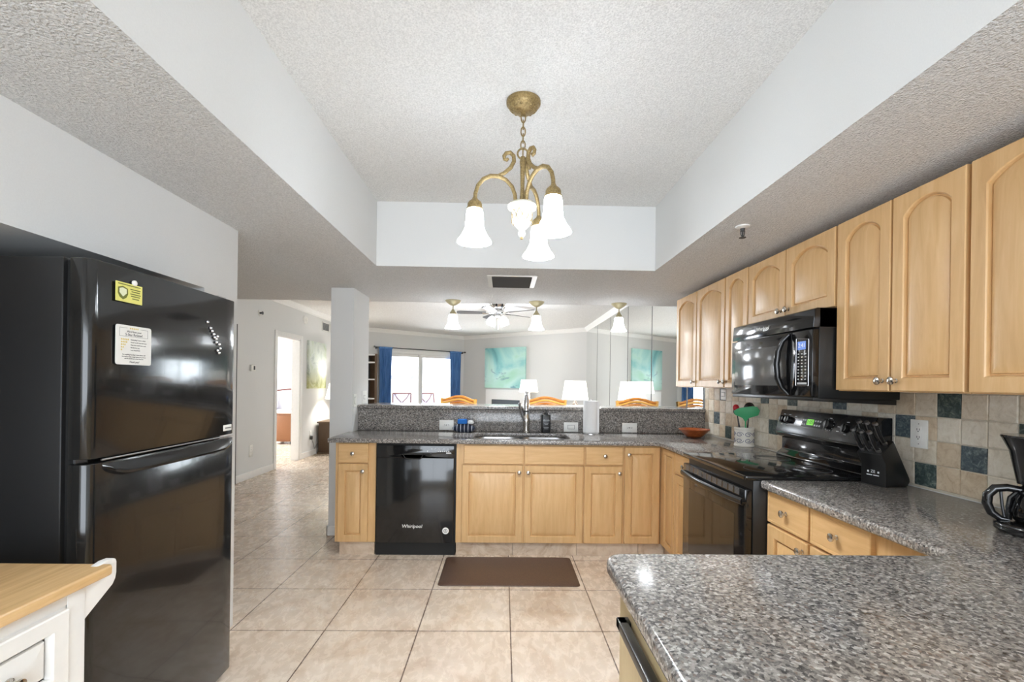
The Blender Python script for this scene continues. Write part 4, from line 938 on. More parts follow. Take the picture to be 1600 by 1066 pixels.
sd_ = (Lv * 0.073 + Vector((0, 0, 0.062))).normalized(); nd = Vector((0, 0, 1)) * sd_.dot(Lv) - Lv * sd_.z; nd.normalize()
orig = Fo_ + Lv * -0.028 + Vector((0, 0, 1.066))
kn = [('large knife at the front row far end of the block', 0.018, 0.090, 0.118), ('knife in the middle of the front row of the block', 0.018, 0.055, 0.11), ('knife at the near end of the front row of the block', 0.018, 0.020, 0.108),
      ('tall knife in the back row far end of the block', 0.068, 0.090, 0.122), ('tall knife in the middle of the back row of the block', 0.068, 0.055, 0.118), ('knife at the near end of the back row of the block', 0.068, 0.020, 0.115)]
for lb, a_, w_, ln in kn:
    p0 = orig + sd_ * a_ + Wv * w_ + nd * 0.0008; r = thing('kitchen_knife', 'black handled ' + lb, 'knife', p0, 'knives in the black block')
    q = [p0 + nd * s_ * ln + sd_ * (0.014 * (s_ * s_) - 0.004 * sin(pi * s_)) for s_ in (0.10, 0.3, 0.55, 0.8, 0.94)]
    mk('handle', B().tube(q, [0.010, 0.0095, 0.011, 0.011, 0.010], 10, flat=0.7), 'black_satin', r)
    mk('bolster', B().tube([p0, p0 + nd * ln * 0.14], [0.0105, 0.0125], 10, flat=0.8), 'steel', r)
    mk('end_cap', B().tube([q[-1], q[-1] + nd * ln * 0.10], [0.0120, 0.0105], 10, flat=0.85), 'steel', r)
    mk('tang', B().tube([x + sd_ * -0.0102 for x in q], 0.0022, 6), 'steel', r)
# coffee maker
t = thing('coffee_maker', 'glossy black coffee maker at the right edge of the peninsula worktop', 'coffee maker', (1.68, 1.36, Z))
cx, cy = 1.665, 1.375
b = B().prism(arc(cx, cy, 0.115, 35, 325, 22) + [(1.86, cy - 0.085), (1.86, cy + 0.085)], TOP, Z, Z + 0.032, bev=0.012, seg=4); mk('base', b, 'black_gloss', t)
b = B().box(1.79, 1.868, cy - 0.09, cy + 0.09, Z + 0.033, Z + 0.33, 0.015); mk('tank', b, 'black_gloss', t)
b = B().lathe([(0, 0.15), (0.058, 0.15), (0.064, 0.152), (0.082, 0.255), (0.098, 0.292), (0.102, 0.298), (0.10, 0.303), (0, 0.306)], (cx, cy, Z), n=36).box(cx, 1.80, cy - 0.07, cy + 0.07, Z + 0.22, Z + 0.30, 0.01); mk('filter_basket', b, 'black_gloss', t)
c = thing('coffee_carafe', 'glass coffee carafe with a looped black handle on the coffee maker', 'carafe', (cx, cy, Z + 0.033))
b = B().lathe([(0, 0), (0.066, 0), (0.072, 0.006), (0.078, 0.035), (0.070, 0.075), (0.055, 0.098), (0.055, 0.104), (0.050, 0.104), (0.052, 0.096), (0.067, 0.074), (0.075, 0.036), (0.069, 0.010), (0, 0.004)], (cx, cy, Z + 0.0335), n=36); mk('glass_jug', b, 'carafe_glass', c)
hd = Vector((-0.80, 0.60, 0)).normalized(); ct = Vector((cx, cy, Z))
b = B().lathe([(0, 0.137), (0.056, 0.137), (0.058, 0.142), (0.05, 0.1485), (0, 0.149)], ct, n=30); b.tube([ct + Vector((0.057 * cos(2 * pi * k / 24), 0.057 * sin(2 * pi * k / 24), 0.125)) for k in range(24)], 0.008, 8, True); mk('collar', b, 'black_gloss', c)
P_ = lambda r_, z_: ct + hd * r_ + Vector((0, 0, z_))
b = B().tube([P_(0.055, 0.132), P_(0.085, 0.136), P_(0.112, 0.130), P_(0.128, 0.108), P_(0.130, 0.08), P_(0.120, 0.052), P_(0.10, 0.036), P_(0.08, 0.034)], [0.011, 0.012, 0.013, 0.013, 0.013, 0.012, 0.010, 0.007], 14)
b.tube([P_(0.06, 0.128), P_(0.078, 0.105), P_(0.082, 0.075), P_(0.08, 0.036)], 0.007, 10).tube([P_(0.10, 0.13), P_(0.096, 0.08), P_(0.09, 0.036)], 0.004, 8); mk('handle', b, 'black_gloss', c)

# ================================================================ CEILING FIXTURES
def bell(b, c, r0, r1, h_, n=32, flare=1.0):
    prof = [(r0 * 0.5, 0.0), (r0, -0.002), (r0 * 1.12, -h_ * 0.10), (r0 * 1.18, -h_ * 0.35), (r0 * 1.28, -h_ * 0.58), (r0 * 1.28 + (r1 - r0 * 1.28) * 0.45, -h_ * 0.8), (r1 * 0.96, -h_ * 0.95), (r1, -h_), (r1 - 0.003, -h_)]
    inn = [(max(0.003, p[0] - 0.004), p[1] + 0.002) for p in prof[::-1][1:]]
    b.lathe(prof + inn, c, n=n)
t = thing('chandelier', 'antique brass three light chandelier hanging from the tray ceiling', 'chandelier', (0.075, 2.10, CEI))
cx, cy = 0.075, 2.10
b = B().lathe([(0, 0), (0.078, 0), (0.078, -0.012), (0.073, -0.018), (0.070, -0.020), (0.066, -0.030), (0.050, -0.040), (0.030, -0.048), (0.012, -0.052), (0.012, -0.062), (0, -0.064)], (cx, cy, CEI), n=40)
for k in range(14):
    a = 2 * pi * k / 14; b.lathe([(0, -0.004), (0.006, -0.001), (0.008, 0.003), (0, 0.006)], (cx + 0.052 * cos(a), cy + 0.052 * sin(a), CEI - 0.038), n=8)
mk('canopy', b, 'antique_brass', t)
b = B()
for k in range(6):
    z_ = CEI - 0.075 - k * 0.031; ax = k % 2
    pts = [((cx + 0.010 * cos(a) * (ax == 0)), (cy + 0.010 * cos(a) * (ax == 1)), z_ + 0.021 * sin(a)) for a in [2 * pi * q / 16 for q in range(16)]]
    b.tube(pts, 0.0030, 6, True)
mk('chain', b, 'antique_brass', t)
b = B(); b.tube([(cx + 0.024 * cos(a), cy, 2.412 + 0.024 * sin(a)) for a in [2 * pi * q / 20 for q in range(20)]], 0.0042, 8, True); mk('hanging_ring', b, 'antique_brass', t)
b = B().lathe([(0, 0.245), (0.010, 0.243), (0.014, 0.22), (0.011, 0.19), (0.009, 0.10), (0.013, 0.03), (0.018, 0.004), (0, 0.002)], (cx, cy, 2.155), n=20); mk('stem', b, 'antique_brass', t)
b = B().lathe([(0, 0.012), (0.040, 0.012), (0.060, 0.004), (0.067, -0.006), (0.064, -0.016), (0.050, -0.022), (0.047, -0.03), (0.046, -0.06), (0.042, -0.078), (0.034, -0.092), (0.022, -0.106), (0.014, -0.112), (0.014, -0.12), (0.017, -0.128), (0.015, -0.138), (0.008, -0.146), (0, -0.148)], (cx, cy, 2.178), n=36); vs = mk('vase', b, 'vase_cream', t)
b = B()
for k in range(10):
    for s_ in (-1, 1):
        b.tube([(cx + 0.0475 * cos(a), cy + 0.0475 * sin(a), z_) for a, z_ in [(2 * pi * k / 10 + s_ * 0.6 * q, 2.150 - 0.055 * q) for q in (0, 0.25, 0.5, 0.75, 1)]], 0.0014, 5)
mk('lattice', b, 'antique_brass', vs)
b = B().lathe([(0, 0), (0.006, 0.002), (0.008, 0.008), (0.005, 0.013), (0, 0.013)], (cx, cy, 2.020), n=14); mk('finial', b, 'antique_brass', t)
for az in (185, -55, 65):
    d_ = Vector((cos(radians(az)), sin(radians(az)), 0)); Q = lambda r_, z_: Vector((cx, cy, 0)) + d_ * r_ + Vector((0, 0, z_))
    pts = [Q(0.030, 2.19), Q(0.034, 2.225), Q(0.048, 2.26), Q(0.075, 2.288), (Q(0.108, 2.303)), Q(0.145, 2.302), Q(0.178, 2.286), Q(0.203, 2.255), Q(0.213, 2.22), Q(0.215, 2.18)]
    b = B().tube(pts, [0.009, 0.009, 0.009, 0.009, 0.010, 0.010, 0.0095, 0.009, 0.009, 0.009], 12)
    sc_ = [Q(0.12, 2.303), Q(0.085, 2.318), Q(0.055, 2.345), Q(0.040, 2.375), Q(0.042, 2.400), Q(0.058, 2.414), Q(0.076, 2.410), Q(0.086, 2.396), Q(0.083, 2.382), Q(0.073, 2.378), Q(0.068, 2.386)]
    b.tube(sc_, [0.006, 0.0088, 0.0095, 0.0095, 0.0095, 0.0092, 0.009, 0.0085, 0.008, 0.0075, 0.007], 12); am = mk('arm', b, 'antique_brass', t)
    c0 = Q(0.215, 0)
    b = B().lathe([(0, 0.045), (0.010, 0.043), (0.014, 0.034), (0.028, 0.022), (0.033, 0.012), (0.033, -0.004), (0.037, -0.006), (0.037, -0.012), (0, -0.012)], c0 + Vector((0, 0, 2.158)), n=28); mk('cap', b, 'antique_brass', am)
    b = B(); bell(b, c0 + Vector((0, 0, 2.148)), 0.034, 0.079, 0.150); mk('glass_shade', b, 'lamp_glass_lit', am)
    point('chandelier_bulb', tuple(c0 + Vector((0, 0, 2.065))), 22, (0.88, 0.945, 1), 0.025)
# pendants on the bar soffit
def pendant_fix(x, y, label):
    r = thing('ceiling_lamp', label, 'ceiling lamp', (x, y, SOF), 'lamps in a row over the bar')
    mk('canopy', B().lathe([(0, 0), (0.078, 0), (0.078, -0.006), (0.066, -0.020), (0.045, -0.036), (0.022, -0.050), (0.008, -0.054), (0, -0.054)], (x, y, SOF), n=36), 'pendant_cap', r)
    mk('stem', B().lathe([(0, -0.05), (0.005, -0.05), (0.005, -0.092), (0, -0.092)], (x, y, SOF), n=12), 'pendant_cap', r)
    mk('cap', B().lathe([(0, -0.088), (0.012, -0.09), (0.018, -0.105), (0.030, -0.122), (0.034, -0.136), (0.036, -0.146), (0, -0.146)], (x, y, SOF), n=28), 'pendant_cap', r)
    b = B(); bell(b, Vector((x, y, SOF - 0.142)), 0.040, 0.080, 0.138); mk('glass_shade', b, 'bar_glass_lit', r)
    point('bar_bulb', (x, y, SOF - 0.205), 38, (0.89, 0.95, 1), 0.025)
pendant_fix(-0.515, 4.64, 'lit ceiling lamp over the bar, leftmost of the row of three')
pendant_fix(0.325, 4.64, 'lit ceiling lamp over the bar in front of the fan blades')
pendant_fix(1.165, 4.66, 'lit ceiling lamp over the bar nearest the mirror wall')
# supply vent
t = thing('ceiling_vent', 'rectangular ceiling air vent in the soffit above the sink', 'vent', (0.06, 3.73, SOF))
b = B().prism([(-0.135, 3.52), (0.25, 3.52), (0.25, 3.94), (-0.135, 3.94)], TOP, SOF - 0.006, SOF, holes=[[(-0.10, 3.545), (0.212, 3.545), (0.212, 3.915), (-0.10, 3.915)]]); mk('frame', b, 'plastic_white', t, False)
b = B().box(-0.10, 0.212, 3.545, 3.915, SOF - 0.0008, SOF - 0.0002); mk('backing', b, 'black_dark', t, False)
b = B()
for k in range(9):
    y = 3.55 + k * 0.042; b.face([(-0.10, y, SOF - 0.001), (0.212, y, SOF - 0.001), (0.212, y + 0.03, SOF - 0.012), (-0.10, y + 0.03, SOF - 0.012)])
    b.face([(-0.10, y, SOF - 0.002), (0.212, y, SOF - 0.002), (0.212, y + 0.03, SOF - 0.013), (-0.10, y + 0.03, SOF - 0.013)][::-1])
mk('louvres', b, 'charcoal', t, False)
t = thing('fire_sprinkler', 'pendent fire sprinkler under the soffit near the wall cabinets', 'sprinkler', (1.222, 2.35, SOF))
mk('escutcheon', B().lathe([(0, 0), (0.036, 0), (0.034, -0.005), (0.018, -0.011), (0, -0.012)], (1.222, 2.35, SOF)), 'plastic_white', t)
b = B().lathe([(0, -0.012), (0.012, -0.012), (0.010, -0.026), (0, -0.026)], (1.222, 2.35, SOF)).tube([(1.233, 2.35, SOF - 0.024), (1.231, 2.35, SOF - 0.045), (1.224, 2.35, SOF - 0.055)], 0.0022, 6).tube([(1.211, 2.35, SOF - 0.024), (1.213, 2.35, SOF - 0.045), (1.220, 2.35, SOF - 0.055)], 0.0022, 6).lathe([(0, -0.058), (0.017, -0.058), (0.017, -0.060), (0, -0.060)], (1.222, 2.35, SOF)).lathe([(0, -0.02), (0.004, -0.02), (0.004, -0.058), (0, -0.058)], (1.222, 2.35, SOF))
mk('head', b, 'charcoal', t)
# ================================================================ HALL
fh = FX(-3.49)
t = thing('thermostat', 'small white thermostat with a dark screen on the hall wall', 'thermostat', fh(6.455, 1.53, 0))
mk('housing', B().fbox(fh, 6.40, 6.51, 1.487, 1.573, 0.0005, 0.028, 0.004), 'plastic_white', t); mk('screen', B().fbox(fh, 6.452, 6.492, 1.505, 1.558, 0.028, 0.0295), 'charcoal', t, False)
plate('wall_outlet', 'white outlet low on the hall wall under the thermostat', 'outlet', fh, 6.41, 6.50, 0.30, 0.46, 'outlet')
t = thing('smoke_detector', 'round white detector on the hall wall above the doorway corner', 'smoke detector', fh(8.13, 2.43, 0)); mk('housing', B().lathe([(0, 0.0005), (0.07, 0.0005), (0.07, 0.02), (0.055, 0.035), (0, 0.038)], fh(8.13, 2.43, 0), fh.D, 30), 'plastic_white', t); mk('cap', B().lathe([(0, 0.038), (0.02, 0.038), (0.018, 0.042), (0, 0.043)], fh(8.13, 2.43, 0), fh.D, 20), 'plastic_white', t)
t = thing('wall_sprinkler', 'dark sidewall sprinkler high on the hall wall', 'sprinkler', fh(6.63, 2.32, 0)); mk('escutcheon', B().lathe([(0, 0.0005), (0.04, 0.0005), (0.035, 0.008), (0, 0.010)], fh(6.63, 2.32, 0), fh.D, 24), 'plastic_white', t); mk('head', B().lathe([(0, 0.01), (0.014, 0.01), (0.012, 0.045), (0.024, 0.047), (0.024, 0.051), (0, 0.052)], fh(6.63, 2.32, 0), fh.D, 18), 'charcoal', t)
t = thing('return_air_grille', 'grey return air grille high on the hall wall', 'vent', fh(9.07, 2.42, 0))
mk('frame', B().prism([(8.89, 2.33), (9.25, 2.33), (9.25, 2.51), (8.89, 2.51)], fh, 0.0005, 0.01, holes=[[(8.91, 2.35), (9.23, 2.35), (9.23, 2.49), (8.91, 2.49)]]), 'plastic_white', t, False)
b = B()
for k in range(10): b.fbox(fh, 8.91, 9.23, 2.352 + k * 0.014, 2.359 + k * 0.014, 0.001, 0.008)
mk('slats', b, 'seam_grey', t, False)
tag(mk('canvas_picture', B().fbox(fh, 8.24, 9.02, 1.225, 2.08, 0.001, 0.045, 0.002), 'painting_garden', None, loc=fh(8.6, 1.65, 0)), 'tall green and white canvas picture on the hall wall', 'picture')
plate('wall_outlet', 'white outlet on the hall wall beside the end table', 'outlet', fh, 8.38, 8.46, 0.34, 0.46, 'outlet')
b = B().fbox(fh, 8.39, 8.45, 0.30, 0.36, 0.0095, 0.04, 0.004).tube([fh(8.42, 0.31, 0.03), fh(8.44, 0.22, 0.05), fh(8.52, 0.12, 0.04), fh(8.60, 0.20, 0.06)], 0.004, 6); tag(mk('plug_adapter', b, 'slot_dark', None, loc=fh(8.42, 0.33, 0.01)), 'black plug and cord at the outlet by the end table', 'plug')
t = thing('end_table', 'dark wooden end table against the hall wall', 'table', (-3.2, 8.92, 0))
mk('top', B().box(-3.46, -2.94, 8.64, 9.18, 0.575, 0.605, 0.006), 'dark_wood', t); mk('body', B().box(-3.44, -2.96, 8.67, 9.16, 0.03, 0.574, 0.006), 'dark_wood', t); mk('plinth', B().box(-3.46, -2.94, 8.65, 9.18, 0.0, 0.03, 0.004), 'dark_wood', t)
def table_lamp(x, y, z0, zs, zt, r0, r1, label, mat_, base_r=0.10, group=None, power=10):
    r = thing('table_lamp', label, 'lamp', (x, y, z0), group); h_ = zs - z0
    mk('base', B().lathe([(0, 0), (base_r, 0), (base_r * 1.02, 0.02), (base_r * 0.92, h_ * 0.25), (base_r * 0.6, h_ * 0.6), (base_r * 0.22, h_ * 0.88), (0.012, h_ * 0.95), (0, h_ * 0.95)], (x, y, z0), n=28), mat_, r)
    mk('stem', B().lathe([(0, 0), (0.006, 0), (0.006, zt - zs - 0.01 + h_ * 0.06), (0, zt - zs - 0.01 + h_ * 0.06)], (x, y, z0 + h_ * 0.94), n=10), 'nickel', r)
    mk('lamp_shade', B().lathe([(r1, 0), (r0, zt - zs), (r0 - 0.004, zt - zs), (r1 - 0.004, 0), (r1, 0)], (x, y, zs), n=44), 'lamp_shade_lit', r)
    point('table_lamp_bulb', (x, y, (zs + zt) / 2), power, (1, 0.95, 0.88), 0.05)
    return r
table_lamp(-3.2, 8.9, 0.606, 1.02, 1.32, 0.13, 0.20, 'lamp on the dark end table, mostly behind the column', 'crock_white', power=26)
# bedroom glimpse
t = thing('dresser', 'brown wooden dresser with white top seen through the hall doorway', 'dresser', (-4.6, 10.1, 0))
mk('body', B().box(-5.0, -4.46, 9.9, 10.5, 0.06, 0.66, 0.006), 'dresser_wood', t); mk('top', B().box(-5.06, -4.42, 9.86, 10.54, 0.661, 0.70, 0.006), 'trim_white', t)
mk('drawer', B().box(-4.96, -4.50, 9.885, 9.899, 0.10, 0.62, 0.004), 'dresser_wood', t)
for x in (-4.98, -4.54):
    for y in (9.92, 10.42): mk('foot', B().box(x, x + 0.06, y, y + 0.06, 0, 0.06, 0.004), 'slot_dark', t)
t = thing('bed', 'bed with arched dark red headboard rail and lilac pillows beyond the dresser', 'bed', (-5.4, 11.3, 0))
mk('headboard_rail', B().tube([(-6.5 + 2.2 * k / 24, 12.08, 0.95 + 0.19 * sin(pi * k / 24)) for k in range(25)], 0.022, 10), 'bronze_frame', t)
mk('headboard', B().prism([(-6.5, 0.3), (-4.3, 0.3)] + [(-4.3 - 2.2 * k / 24, 0.93 + 0.19 * sin(pi * k / 24)) for k in range(25)], FY(12.11), 0, 0.03), 'trim_white', t)
mk('mattress', B().box(-6.4, -4.4, 10.75, 12.05, 0.25, 0.62, 0.06, seg=4), 'linen_lilac', t); mk('bed_base', B().box(-6.4, -4.4, 10.78, 12.05, 0.0, 0.249), 'trim_white', t)
for i_, x in enumerate((-6.0, -5.3, -4.75)):
    tag(mk('pillow', B().box(x - 0.3, x + 0.22, 11.86, 12.04, 0.625, 1.0, 0.08, seg=5), 'linen_lilac' if i_ != 1 else 'sofa_white', None, loc=(x, 11.95, 0.62)), 'pale pillow propped on the bed seen through the hall doorway', 'pillow', 'pillows on the bed')

# ================================================================ LIVING ROOM
# curtains
def curtain(u0, u1, label):
    r = thing('curtain', label, 'curtain', FS((u0 + u1) / 2, 2.19, 0.08), 'blue curtains of the sliding door')
    W_ = u1 - u0
    def g(i, j):
        z = 2.19 - 2.14 * j; k = 1 - 0.12 * sin(pi * min(1, j * 1.2)) ; a = i * 2 * pi * 6.5
        return FS((u0 + u1) / 2 + (i - 0.5) * W_ * k, z, 0.085 + 0.022 * sin(a) * (0.35 + 0.65 * min(1, j * 4)) + 0.008 * sin(a * 2.3 + 4 * j))
    b = B().grid(g, 90, 14); bmesh.ops.solidify(b.bm, geom=b.bm.faces[:], thickness=0.003); mk('panel', b, 'curtain_blue', r)
    b = B().tube([FS(u0, 2.19, 0.085), FS(u1, 2.19, 0.085)], 0.024, 10); mk('rod_pocket', b, 'curtain_blue', r)
curtain(LS - 2.50, LS - 2.16, 'bright blue curtain at the left side of the sliding glass door')
curtain(LS - 0.50, LS - 0.14, 'bright blue curtain at the right side of the sliding glass door')
t = thing('curtain_rod', 'thin dark curtain rod above the sliding glass door', 'curtain rod', FS(LS - 1.3, 2.20, 0.085))
mk('rod', B().tube([FS(LS - 2.60, 2.2, 0.085), FS(LS - 0.03, 2.2, 0.085)], 0.011, 12), 'charcoal', t)
mk('finial', B().lathe([(0, -0.02), (0.02, -0.015), (0.024, 0), (0.02, 0.015), (0, 0.02)], FS(LS - 2.61, 2.2, 0.085), FS.U, 14), 'charcoal', t); mk('finial', B().lathe([(0, -0.02), (0.02, -0.015), (0.024, 0), (0.02, 0.015), (0, 0.02)], FS(LS - 0.02, 2.2, 0.085), FS.U, 14), 'charcoal', t)
for u in (LS - 2.55, LS - 0.08): mk('bracket', B().fbox(FS, u - 0.01, u + 0.01, 2.16, 2.2, 0.0, 0.08), 'charcoal', t)
# shelf left of the slider
t = thing('bookcase', 'grey and brown bookcase with white shelves left of the blue curtain', 'bookcase', FS(0.1, 0, 0.15))
mk('side', B().fbox(FS, LS - 2.69, LS - 2.63, 0, 2.02, 0.001, 0.30), 'dark_wood', t, False)
for z in (0.05, 0.5, 0.95, 1.4, 1.80, 1.98): mk('shelf', B().fbox(FS, 0.02, LS - 2.692, z, z + 0.03, 0.013, 0.30), 'trim_white', t, False)
mk('back', B().fbox(FS, 0.02, LS - 2.692, 0, 2.02, 0.001, 0.012), 'charcoal', t, False)
# painting, fireplace
tag(mk('sea_painting', B().fbox(FP, 0.81, 2.13, 1.245, 2.285, 0.001, 0.04, 0.002), 'painting_sea', None, loc=FP(1.47, 1.76, 0)), 'square turquoise abstract sea painting above the fireplace', 'painting')
t = thing('fireplace', 'white fireplace surround with a dark horizontal firebox under the turquoise painting', 'fireplace', FP(1.55, 0, 0))
mk('surround', B().prism([(0.86, 0), (2.30, 0), (2.30, 1.205), (0.86, 1.205)], FP, 0.001, 0.05, holes=[[(1.06, 0.35), (1.98, 0.35), (1.98, 0.945), (1.06, 0.945)]]), 'trim_white', t, False)
mk('firebox', B().fbox(FP, 1.055, 1.985, 0.345, 0.95, 0.004, 0.03), 'firebox', t, False)
b = B()
for k in range(2): b.fbox(FP, 1.06, 1.98, 0.80 - k * 0.2, 0.812 - k * 0.2, 0.031, 0.036)
mk('grate', b, 'charcoal', t, False)
# ceiling fan
FC = (-0.104, 7.42)
t = thing('ceiling_fan', 'nickel ceiling fan with five grey blades and lit glass shades', 'ceiling fan', (FC[0], FC[1], CEI))
mk('motor', B().lathe([(0, 0), (0.13, 0), (0.14, -0.015), (0.13, -0.06), (0.10, -0.09), (0.085, -0.10), (0.10, -0.115), (0.10, -0.15), (0.06, -0.165), (0, -0.165)], (FC[0], FC[1], CEI), n=40), 'chrome', t)
for k in range(5):
    a = radians(38 + 72 * k); U_ = Vector((cos(a), sin(a), 0)); Vt = (Vector((-sin(a), cos(a), 0)) * cos(0.2) + Vector((0, 0, sin(0.2))))
    fb = Fr((FC[0], FC[1], CEI - 0.155), U_, Vt)
    bl = mk('blade', B().prism([(0.19, -0.05), (0.60, -0.066), (0.645, -0.055), (0.66, 0), (0.645, 0.055), (0.60, 0.066), (0.19, 0.05)], fb, -0.004, 0.004), 'fan_blade', t)
    mk('blade_iron', B().prism([(0.07, -0.02), (0.16, -0.016), (0.24, -0.04), (0.25, 0.0), (0.24, 0.04), (0.16, 0.016), (0.07, 0.02)], fb, -0.010, -0.0042), 'chrome', bl)
mk('light_kit', B().lathe([(0, -0.165), (0.05, -0.165), (0.055, -0.20), (0.045, -0.225), (0.02, -0.235), (0, -0.236)], (FC[0], FC[1], CEI), n=24), 'chrome', t)
for k in range(4):
    a = radians(45 + 90 * k); c = Vector((FC[0] + 0.11 * cos(a), FC[1] + 0.11 * sin(a), CEI - 0.225))
    b = B(); ax = Vector((cos(a) * 0.45, sin(a) * 0.45, -1)).normalized()
    b.lathe([(0.0, 0), (0.025, 0.003), (0.05, 0.03), (0.066, 0.075), (0.072, 0.12), (0.068, 0.12), (0.06, 0.075), (0.045, 0.034), (0, 0.008)], c, ax, 28); mk('glass_shade', b, 'fan_glass_lit', t)
mk('pull_chain', B().tube([(FC[0] + 0.01, FC[1], CEI - 0.235), (FC[0] + 0.01, FC[1], CEI - 0.42)], 0.002, 6), 'nickel', t)
point('fan_bulb', (FC[0], FC[1], CEI - 0.42), 44, (0.90, 0.95, 1), 0.12)
# sofa + lamps
t = thing('sofa', 'white sofa along the mirror wall with blue cushions', 'sofa', (1.45, 7.35, 0))
mk('base', B().box(0.98, 1.82, 6.62, 8.08, 0.06, 0.42, 0.04, seg=3), 'sofa_white', t); mk('backrest', B().box(1.60, 1.84, 6.62, 8.08, 0.425, 0.93, 0.06, seg=4), 'sofa_white', t)
for y in (6.45, 8.085): mk('armrest', B().box(0.98, 1.84, y, y + 0.165, 0.06, 0.64, 0.05, seg=4), 'sofa_white', t)
for y in (6.64, 7.36): mk('seat_cushion', B().box(0.96, 1.595, y, y + 0.70, 0.425, 0.56, 0.05, seg=4), 'sofa_white', t)
for x in (1.02, 1.74):
    for y in (6.5, 8.15): mk('leg', B().box(x, x + 0.05, y, y + 0.05, 0, 0.06), 'dark_wood', t)
def cushion(c, rz, tilt, s_, label):
    b = B()
    def g(i, j):
        a, d = (i - 0.5) * 2, (j - 0.5) * 2; q = (1 - abs(a) ** 3) * (1 - abs(d) ** 3); return a, d, q
    for sg in (1, -1):
        b.grid(lambda i, j: Vector((sg * 0.09 * sqrt(max(0, g(i, j)[2])), g(i, j)[0] * s_ / 2, g(i, j)[1] * s_ / 2)), 14, 14)
    bmesh.ops.transform(b.bm, matrix=Matrix.Translation(c) @ Matrix.Rotation(rz, 4, 'Z') @ Matrix.Rotation(tilt, 4, 'Y'), verts=b.bm.verts)
    tag(mk('throw_cushion', b, 'sky_fabric', None, loc=c), label, 'cushion')
cushion((1.42, 7.0, 0.82), 0.2, 0.25, 0.46, 'sky blue cushion on the sofa, the one nearer to the bar')
cushion((1.42, 7.72, 0.82), -0.1, 0.25, 0.46, 'sky blue cushion on the sofa, the one beside the big table lamp')
t = thing('side_table', 'white side table under the big table lamp beside the sofa', 'table', (1.38, 8.6, 0))
mk('top', B().box(1.12, 1.64, 8.34, 8.86, 0.62, 0.65, 0.006), 'trim_white', t); 
for x in (1.15, 1.57):
    for y in (8.37, 8.79): mk('leg', B().box(x, x + 0.04, y, y + 0.04, 0, 0.62), 'trim_white', t)
table_lamp(1.35, 8.6, 0.651, 1.08, 1.43, 0.195, 0.245, 'table lamp with pebble base and wide lit shade beside the sofa', 'pebble', 0.15)
t = thing('console_table', 'low white table holding the farther lamp by the fireplace', 'table', (0.58, 10.3, 0))
mk('top', B().box(0.28, 0.90, 10.08, 10.55, 0.62, 0.65, 0.006), 'trim_white', t)
for x in (0.31, 0.83):
    for y in (10.11, 10.48): mk('leg', B().box(x, x + 0.04, y, y + 0.04, 0, 0.62), 'trim_white', t)
table_lamp(0.57, 10.3, 0.651, 1.18, 1.45, 0.17, 0.215, 'farther table lamp with lit shade, right of the fireplace', 'crock_white')
t = thing('plant_stand', 'dark round-topped pedestal stand in the living room', 'stand', (-0.37, 8.0, 0))
mk('top', B().lathe([(0, 0), (0.10, 0), (0.105, 0.006), (0.08, 0.018), (0, 0.026)], (-0.37, 8.0, 0.915)), 'charcoal', t); mk('pedestal', B().lathe([(0, 0), (0.14, 0), (0.13, 0.02), (0.03, 0.05), (0.022, 0.5), (0.03, 0.88), (0.05, 0.915), (0, 0.915)], (-0.37, 8.0, 0)), 'dark_wood', t)
# rattan bar stools
def stool(label):
    r = thing('bar_stool', label, 'bar stool', (0, 0, 0), 'rattan bar stools on the living room side of the bar')
    W_ = 0.235
    mk('seat', B().prism(rrect(-0.21, 0.21, -0.20, 0.20, 0.05, 5), TOP, 0.70, 0.76, bev=0.015, seg=3), 'sofa_white', r)
    mk('seat_frame', B().tube([(p[0], p[1], 0.685) for p in rrect(-0.215, 0.215, -0.205, 0.205, 0.05, 4)], 0.018, 8, True), 'rattan', r)
    for sx in (-1, 1):
        mk('front_leg', B().tube([(sx * 0.20, 0.19, 0.70), (sx * 0.215, 0.205, 0.35), (sx * 0.23, 0.22, 0.0)], 0.019, 10), 'rattan', r)
        mk('rear_post', B().tube([(sx * 0.235, -0.25, 0.0), (sx * 0.215, -0.21, 0.45), (sx * 0.21, -0.205, 0.75), (sx * 0.222, -0.235, 1.0), (sx * 0.242, -0.262, 1.20)], 0.021, 10), 'rattan_light', r)
    for z in (0.25,):
        mk('footrest', B().tube([(p[0], p[1], z) for p in rrect(-0.222, 0.222, -0.23, 0.215, 0.03, 3)], 0.014, 8, True), 'rattan', r)
    def rail(z0, rise, rad):
        return [( -W_ + 2 * W_ * k / 24, -0.255 - 0.03 * sin(pi * k / 24), z0 + rise * (0.5 - 0.5 * cos(2 * pi * k / 24)) ** 0.8) for k in range(25)]
    for (z0, rise, rad, mt) in ((1.178, 0.046, 0.017, 'rattan'), (1.146, 0.044, 0.015, 'rattan_light'), (1.114, 0.042, 0.014, 'rattan')):
        mk('crest_rail', B().tube(rail(z0, rise, rad), rad, 10), mt, r)
    mk('lower_rail', B().tube([(-0.21, -0.215, 0.82), (0.21, -0.215, 0.82)], 0.014, 8), 'rattan', r)
    b = B()
    for k in range(11):
        a = -0.19 + 0.038 * k; z1 = 1.105 + 0.042 * (0.5 + 0.5 * cos(pi * a / W_)) ; b.tube([(a * 0.25, -0.225, 0.82), (a * 0.7, -0.25, 0.98), (a, -0.272, z1)], 0.006, 6)
    mk('fan_spokes', b, 'rattan', r)
    return r
s1 = stool('rattan bar stool in the middle, behind the soap bottle'); s1.location = (0.505, 5.02, 0); s1.rotation_euler = (0, 0, radians(184)); s1.scale = (0.94, 0.94, 0.985)
copy_tree(s1, (-0.625, 5.06, 0), radians(152), 'rattan bar stool on the left, turned away, in front of the sliding door')
copy_tree(s1, (1.52, 4.98, 0), radians(178), 'rattan bar stool on the right, in front of the mirror panels')

